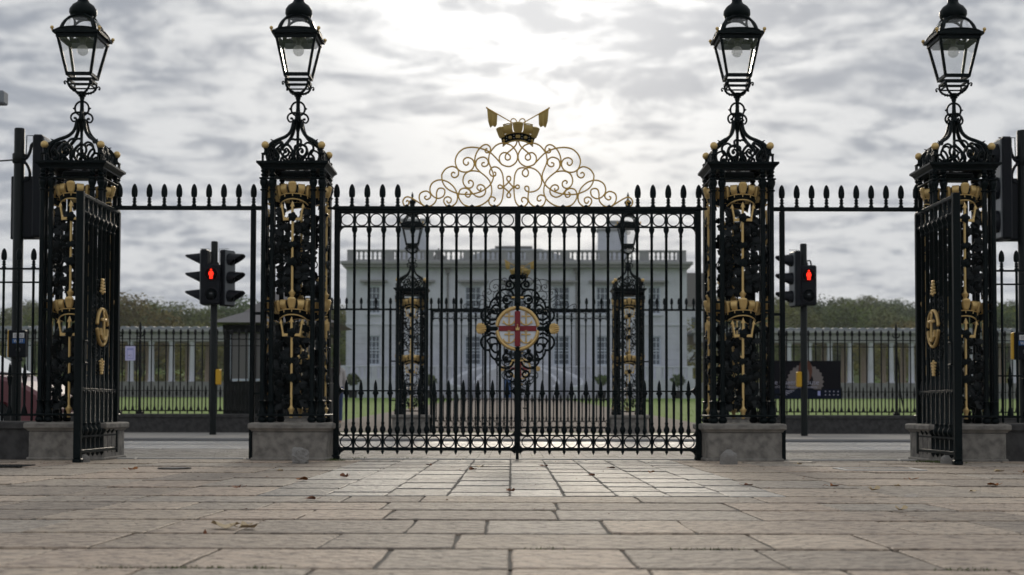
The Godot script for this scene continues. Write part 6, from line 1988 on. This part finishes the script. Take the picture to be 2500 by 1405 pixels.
	put("side_window", Mb.new().prism([[-0.54, 1.0], [-0.54, 1.43], [0.12, 1.43], [0.42, 1.36], [0.98, 1.0]], 0.0, 0.745).done(), M.car_glass, o)
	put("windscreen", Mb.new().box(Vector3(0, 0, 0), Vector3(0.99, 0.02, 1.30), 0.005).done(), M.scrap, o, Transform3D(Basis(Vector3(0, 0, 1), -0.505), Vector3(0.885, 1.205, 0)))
	for x in [-1.26, 1.26]:
		for s in [-1, 1]:
			var w := put("tyre", Mb.new().lathe([[0.20, -0.09], [0.30, -0.09], [0.315, -0.06], [0.315, 0.06], [0.30, 0.09], [0.20, 0.09]], 22).done(), M.tyre, o, Transform3D(Basis(Vector3(1, 0, 0), PI / 2), Vector3(x, 0.315, s * 0.74)))
			put("rim", Mb.new().lathe([[0.0, -0.07], [0.20, -0.085], [0.20, 0.085], [0.0, 0.07]], 14).done(), M.silver, w)
	put("headlight", Mb.new().ball(Vector3(1.80, 0.66, 0.60), 0.14, 10, Vector3(0.8, 0.55, 1)).done(), M.scrap, o)
	put("headlight", Mb.new().ball(Vector3(1.80, 0.66, -0.60), 0.14, 10, Vector3(0.8, 0.55, 1)).done(), M.scrap, o)
	put("bumper", Mb.new().box(Vector3(1.93, 0.38, 0), Vector3(0.12, 0.16, 1.5), 0.04).done(), M.plastic, o)
	put("door_mirror", Mb.new().ball(Vector3(0.75, 1.02, 0.86), 0.09, 8, Vector3(0.7, 0.7, 1)).done(), M.car_red, o)

# ------------------------------------------------------------------ stones, covers and fallen leaves on the ground
func rock(shape: Array, s: int, wob: float) -> ArrayMesh:
	var mb := Mb.new()
	var nz := noise(9.0, 3, s)
	var seg := 20
	var hh := 12
	var pt := func(i: int, k: int) -> Vector3:
		var t := float(i) / hh
		var a := TAU * k / seg
		var x := t * (shape.size() - 1)
		var j := mini(int(x), shape.size() - 2)
		var r: float = lerpf(shape[j][0], shape[j + 1][0], x - j)
		var y: float = lerpf(shape[j][1], shape[j + 1][1], x - j)
		var ca := cos(a)
		var sa := sin(a)
		var sq := pow(pow(absf(ca), 3.0) + pow(absf(sa), 3.0), -1.0 / 3.0)
		var p := Vector3(ca * r * sq, y, sa * r * sq)
		return p * (1.0 + wob * nz.get_noise_3d(p.x, p.y, p.z)) if r > 0.001 else p
	for i in hh:
		for k in seg:
			mb.quad(pt.call(i, k), pt.call(i, k + 1), pt.call(i + 1, k + 1), pt.call(i + 1, k), Vector3(cos(TAU * (k + 0.5) / seg), 0.6, sin(TAU * (k + 0.5) / seg)))
	return mb.done()

func litter() -> void:
	var o := tag(put("guard_stone", rock([[0.068, -0.01], [0.075, 0.02], [0.072, 0.07], [0.062, 0.10], [0.040, 0.118], [0.0, 0.122]], 3, 0.55), M.rough_stone, self, at(-1.84, 0, 0.98)), "broken stump of a guard stone at the foot of the inner left pedestal", "guard stone", "")
	tag(put("guard_stone", rock([[0.070, -0.01], [0.074, 0.03], [0.068, 0.07], [0.058, 0.095], [0.035, 0.115], [0.0, 0.122]], 8, 0.22), M.rough_stone, self, at(1.78, 0, 1.0)), "rounded grey guard stone at the foot of the inner right pedestal", "guard stone", "")
	var st := tag(put("gate_stop", rock([[0.045, -0.01], [0.048, 0.03], [0.045, 0.06], [0.03, 0.075], [0.0, 0.08]], 12, 0.3), M.rough_stone, self, at(3.70, 0, 0.80)), "small stone gate stop under the open right gate leaf", "gate stop", "")
	st.scale = Vector3(1.3, 0.9, 1.3)
	tag(put("gate_stop", rock([[0.05, -0.01], [0.054, 0.03], [0.05, 0.05], [0.03, 0.065], [0.0, 0.07]], 15, 0.3), M.rough_stone, self, at(-3.70, 0, 0.88)), "small stone gate stop under the open left gate leaf", "gate stop", "")
	# covers let into the paving
	var fr := thing("inspection_cover", Vector3(2.78, 0.004, 2.01), "square inspection cover with pale metal rim in the flags before the right opening", "manhole cover")
	var mb := Mb.new()
	for s in [-1, 1]:
		mb.box(Vector3(0, 0, s * 0.20), Vector3(0.62, 0.008, 0.035), 0.002)
		mb.box(Vector3(s * 0.292, 0, 0), Vector3(0.035, 0.008, 0.365), 0.002)
	put("rim", mb.done(), M.silver, fr)
	put("lid", Mb.new().box(Vector3(0, -0.001, 0), Vector3(0.545, 0.005, 0.36)).done(), M.flags[5], fr)
	var rc := thing("water_cover", Vector3(-2.62, 0.004, 2.13), "round iron water cover in the flags before the left opening", "manhole cover")
	put("rim", Mb.new().lathe([[0.105, 0.0], [0.105, 0.006], [0.125, 0.006], [0.128, 0.0]], 24).done(), M.iron_far, rc)
	put("lid", Mb.new().lathe([[0.10, 0.0], [0.10, 0.004], [0.0, 0.005]], 20).done(), M.slate, rc)
	var gr := thing("drain_grating", Vector3(-4.30, 0.004, 1.76), "dark iron drain grating in the flags before the open left gate", "grating")
	mb = Mb.new()
	for s in [-1, 1]:
		mb.box(Vector3(0, 0.001, s * 0.17), Vector3(0.86, 0.010, 0.03))
		mb.box(Vector3(s * 0.42, 0.001, 0), Vector3(0.03, 0.010, 0.31))
	put("frame", mb.done(), M.iron_far, gr)
	for k in 20: put("slat", Mb.new().box(Vector3(-0.39 + k * 0.041, 0.0, 0), Vector3(0.018, 0.008, 0.31)).done(), M.iron_far, gr)
	# fallen leaves: place, size, tone
	for f in 3:
		mb = Mb.new()
		var out := []
		for k in 15:
			var a := TAU * k / 15
			var r := 0.029 * (0.62 + 0.38 * absf(cos(a * 2.5))) * (1.0 + 0.3 * cos(a))
			out.append(Vector3(cos(a) * r * 1.2, 0.005 + 0.010 * pow(absf(sin(a + f)), 2.0) * (1.0 if f else 1.5) + 0.004 * cos(a * 3 + f), sin(a) * r))
		for k in 15:
			mb.flat(Vector3(0, 0.004, 0), out[k], out[(k + 1) % 15], Vector3.UP)
			mb.flat(Vector3(0, 0.003, 0), out[k] - Vector3(0, 0.001, 0), out[(k + 1) % 15] - Vector3(0, 0.001, 0), Vector3.DOWN)
		mb.tube([Vector3(-0.03, 0.004, 0), Vector3(-0.055, 0.012, 0.006)], 0.0014, 4)
		G["fallen%d" % f] = mb.done()
	var leaves := [
		[-2.86, 1.98, 1.1, 1, "rust leaf lying before the left opening"], [-3.45, 3.05, 1.2, 2, "pale curled leaf well in front of the open left gate"], [-3.02, 3.86, 1.0, 1, "orange leaf near the left edge of the flags"],
		[-1.62, 3.86, 1.1, 0, "dark brown leaf on the flags left of the pale setts"], [-1.38, 3.14, 1.3, 1, "large rust leaf on the corner sett by the left seam"], [-1.16, 2.82, 1.0, 0, "small brown leaf near the rust one at the left seam"],
		[-1.75, 2.05, 0.8, 2, "small tan leaf in front of the inner left pedestal"], [-0.06, 4.08, 0.9, 0, "brown leaf in the middle of the pale setts"], [-1.05, 4.66, 0.9, 0, "brown leaf on the joint at the end of the setts"],
		[0.20, 1.30, 1.2, 0, "brown leaf just below the gates' meeting edge, right side"], [0.72, 1.60, 1.2, 0, "brown leaf on the second row of setts, right of centre"], [-0.30, 1.42, 1.3, 2, "tan leaf under the left main leaf near its meeting edge"],
		[-0.34, 1.90, 1.0, 0, "dark leaf on the setts left of centre"], [0.95, 2.20, 0.9, 1, "rust leaf on the setts below the right main leaf"], [1.36, 3.55, 1.0, 0, "dark leaf at the right seam of the setts"],
		[1.86, 3.62, 1.1, 1, "red-brown leaf just beyond the setts' right seam"], [1.98, 3.98, 1.1, 2, "pale brown leaf nearest the scrap of clear plastic"], [2.55, 2.98, 1.2, 1, "rust leaf in front of the square cover"],
		[2.24, 3.60, 0.8, 2, "small pale leaf between the setts and the square cover"], [2.52, 4.02, 0.8, 2, "small pale leaf right of the clear plastic scrap"], [2.86, 3.50, 1.1, 1, "rust leaf right of the square cover"],
		[3.56, 1.95, 1.3, 2, "pale leaf in front of the open right gate"], [3.68, 2.12, 1.0, 1, "rust leaf in front of the open right gate"], [3.92, 2.40, 1.0, 0, "dark leaf standing on edge below the right gate stop"],
		[1.70, 5.22, 1.0, 2, "small tan leaf on the nearer courses of flags, right side"], [-1.12, 6.02, 1.7, 2, "big pale dried leaf on the near flags, left of centre"], [-1.05, 6.04, 1.2, 2, "smaller dried leaf touching the big pale one on the near flags"],
		[-0.72, 1.20, 1.0, 0, "brown leaf below the left main leaf's fourth bar"], [0.50, 2.6, 0.8, 0, "small dark leaf on the setts right of centre"], [2.35, 0.9, 0.9, 2, "tan leaf beside the inner right pedestal"],
	]
	var r := RandomNumberGenerator.new()
	r.seed = 5
	for q in leaves:
		var l := tag(put("fallen_leaf", G["fallen%d" % (r.randi() % 3)], [M.leaf_brown, M.leaf_rust, M.leaf_pale][q[3]], self, at(q[0], 0.004, q[1] * K, r.randf() * TAU)), q[4], "leaf", "fallen leaves on the paving")
		l.scale = Vector3(q[2], q[2] * r.randf_range(0.7, 1.4), q[2])
	tag(put("plastic_scrap", rock([[0.035, 0.0], [0.040, 0.004], [0.032, 0.010], [0.018, 0.015], [0.0, 0.016]], 22, 0.9), M.frost, self, at(2.03, 0.004, 5.48)), "crumpled scrap of clear plastic on the flags right of the setts", "plastic scrap", "")
	tag(put("cork", Mb.new().lathe([[0.006, 0.0], [0.007, 0.007], [0.0035, 0.011], [0.003, 0.015], [0.0, 0.016]], 10).done(), M.leaf_brown, self, at(-1.16, 0.003, 7.7)), "tiny brown stub on the flags before the pale dried leaf", "stub", "")
	# crumbs of leaf, grit, moss and weeds too small to count
	mb = Mb.new()
	for k in 900:
		var z := (0.25 + pow(r.randf(), 1.7) * 5.5) * K
		var p := Vector3(r.randf_range(-5, 5), 0.004, z)
		var a := r.randf() * TAU
		var s := r.randf_range(0.003, 0.011)
		mb.flat(p + Vector3(cos(a), 0.2, sin(a)) * s, p + Vector3(cos(a + 2), r.randf() * 0.7, sin(a + 2)) * s, p + Vector3(cos(a + 4), 0.1, sin(a + 4)) * s, Vector3.UP)
	tag(put("leaf_crumbs", mb.done(), M.leaf_brown), "crumbs of leaf scattered below the gates", "", "", "stuff")
	mb = Mb.new()
	for c in [[-0.93, 7.06, 0.07, 130], [-0.76, 7.06, 0.03, 60], [-1.18, 7.06, 0.05, 60], [0.02, 6.6, 0.04, 30], [0.62, 6.6, 0.05, 40], [1.25, 7.06, 0.05, 40], [-1.63, 0.28, 0.05, 90], [-1.48, -0.06, 0.06, 70], [-1.0, -0.08, 0.08, 70], [3.66, 0.3, 0.10, 160], [3.72, 0.5, 0.08, 90]]:
		for k in c[3]:
			var p := Vector3(c[0] + r.randfn() * c[2], -0.008, c[1] * K + r.randfn() * 0.008 * (1.0 if c[1] > 5 else 3.0))
			var a := r.randf() * TAU
			var h := r.randf_range(0.008, 0.018) * (1.0 if c[1] > 1 else 1.9)
			mb.flat(p + Vector3(cos(a), 0, sin(a)) * 0.005, p - Vector3(cos(a), 0, sin(a)) * 0.005, p + Vector3(r.randfn() * 0.008, h, r.randfn() * 0.008), Vector3(0.2, 1, 0.5))
	tag(put("moss", mb.done(), M.moss), "moss and small weeds in the joints of the paving", "", "", "stuff")
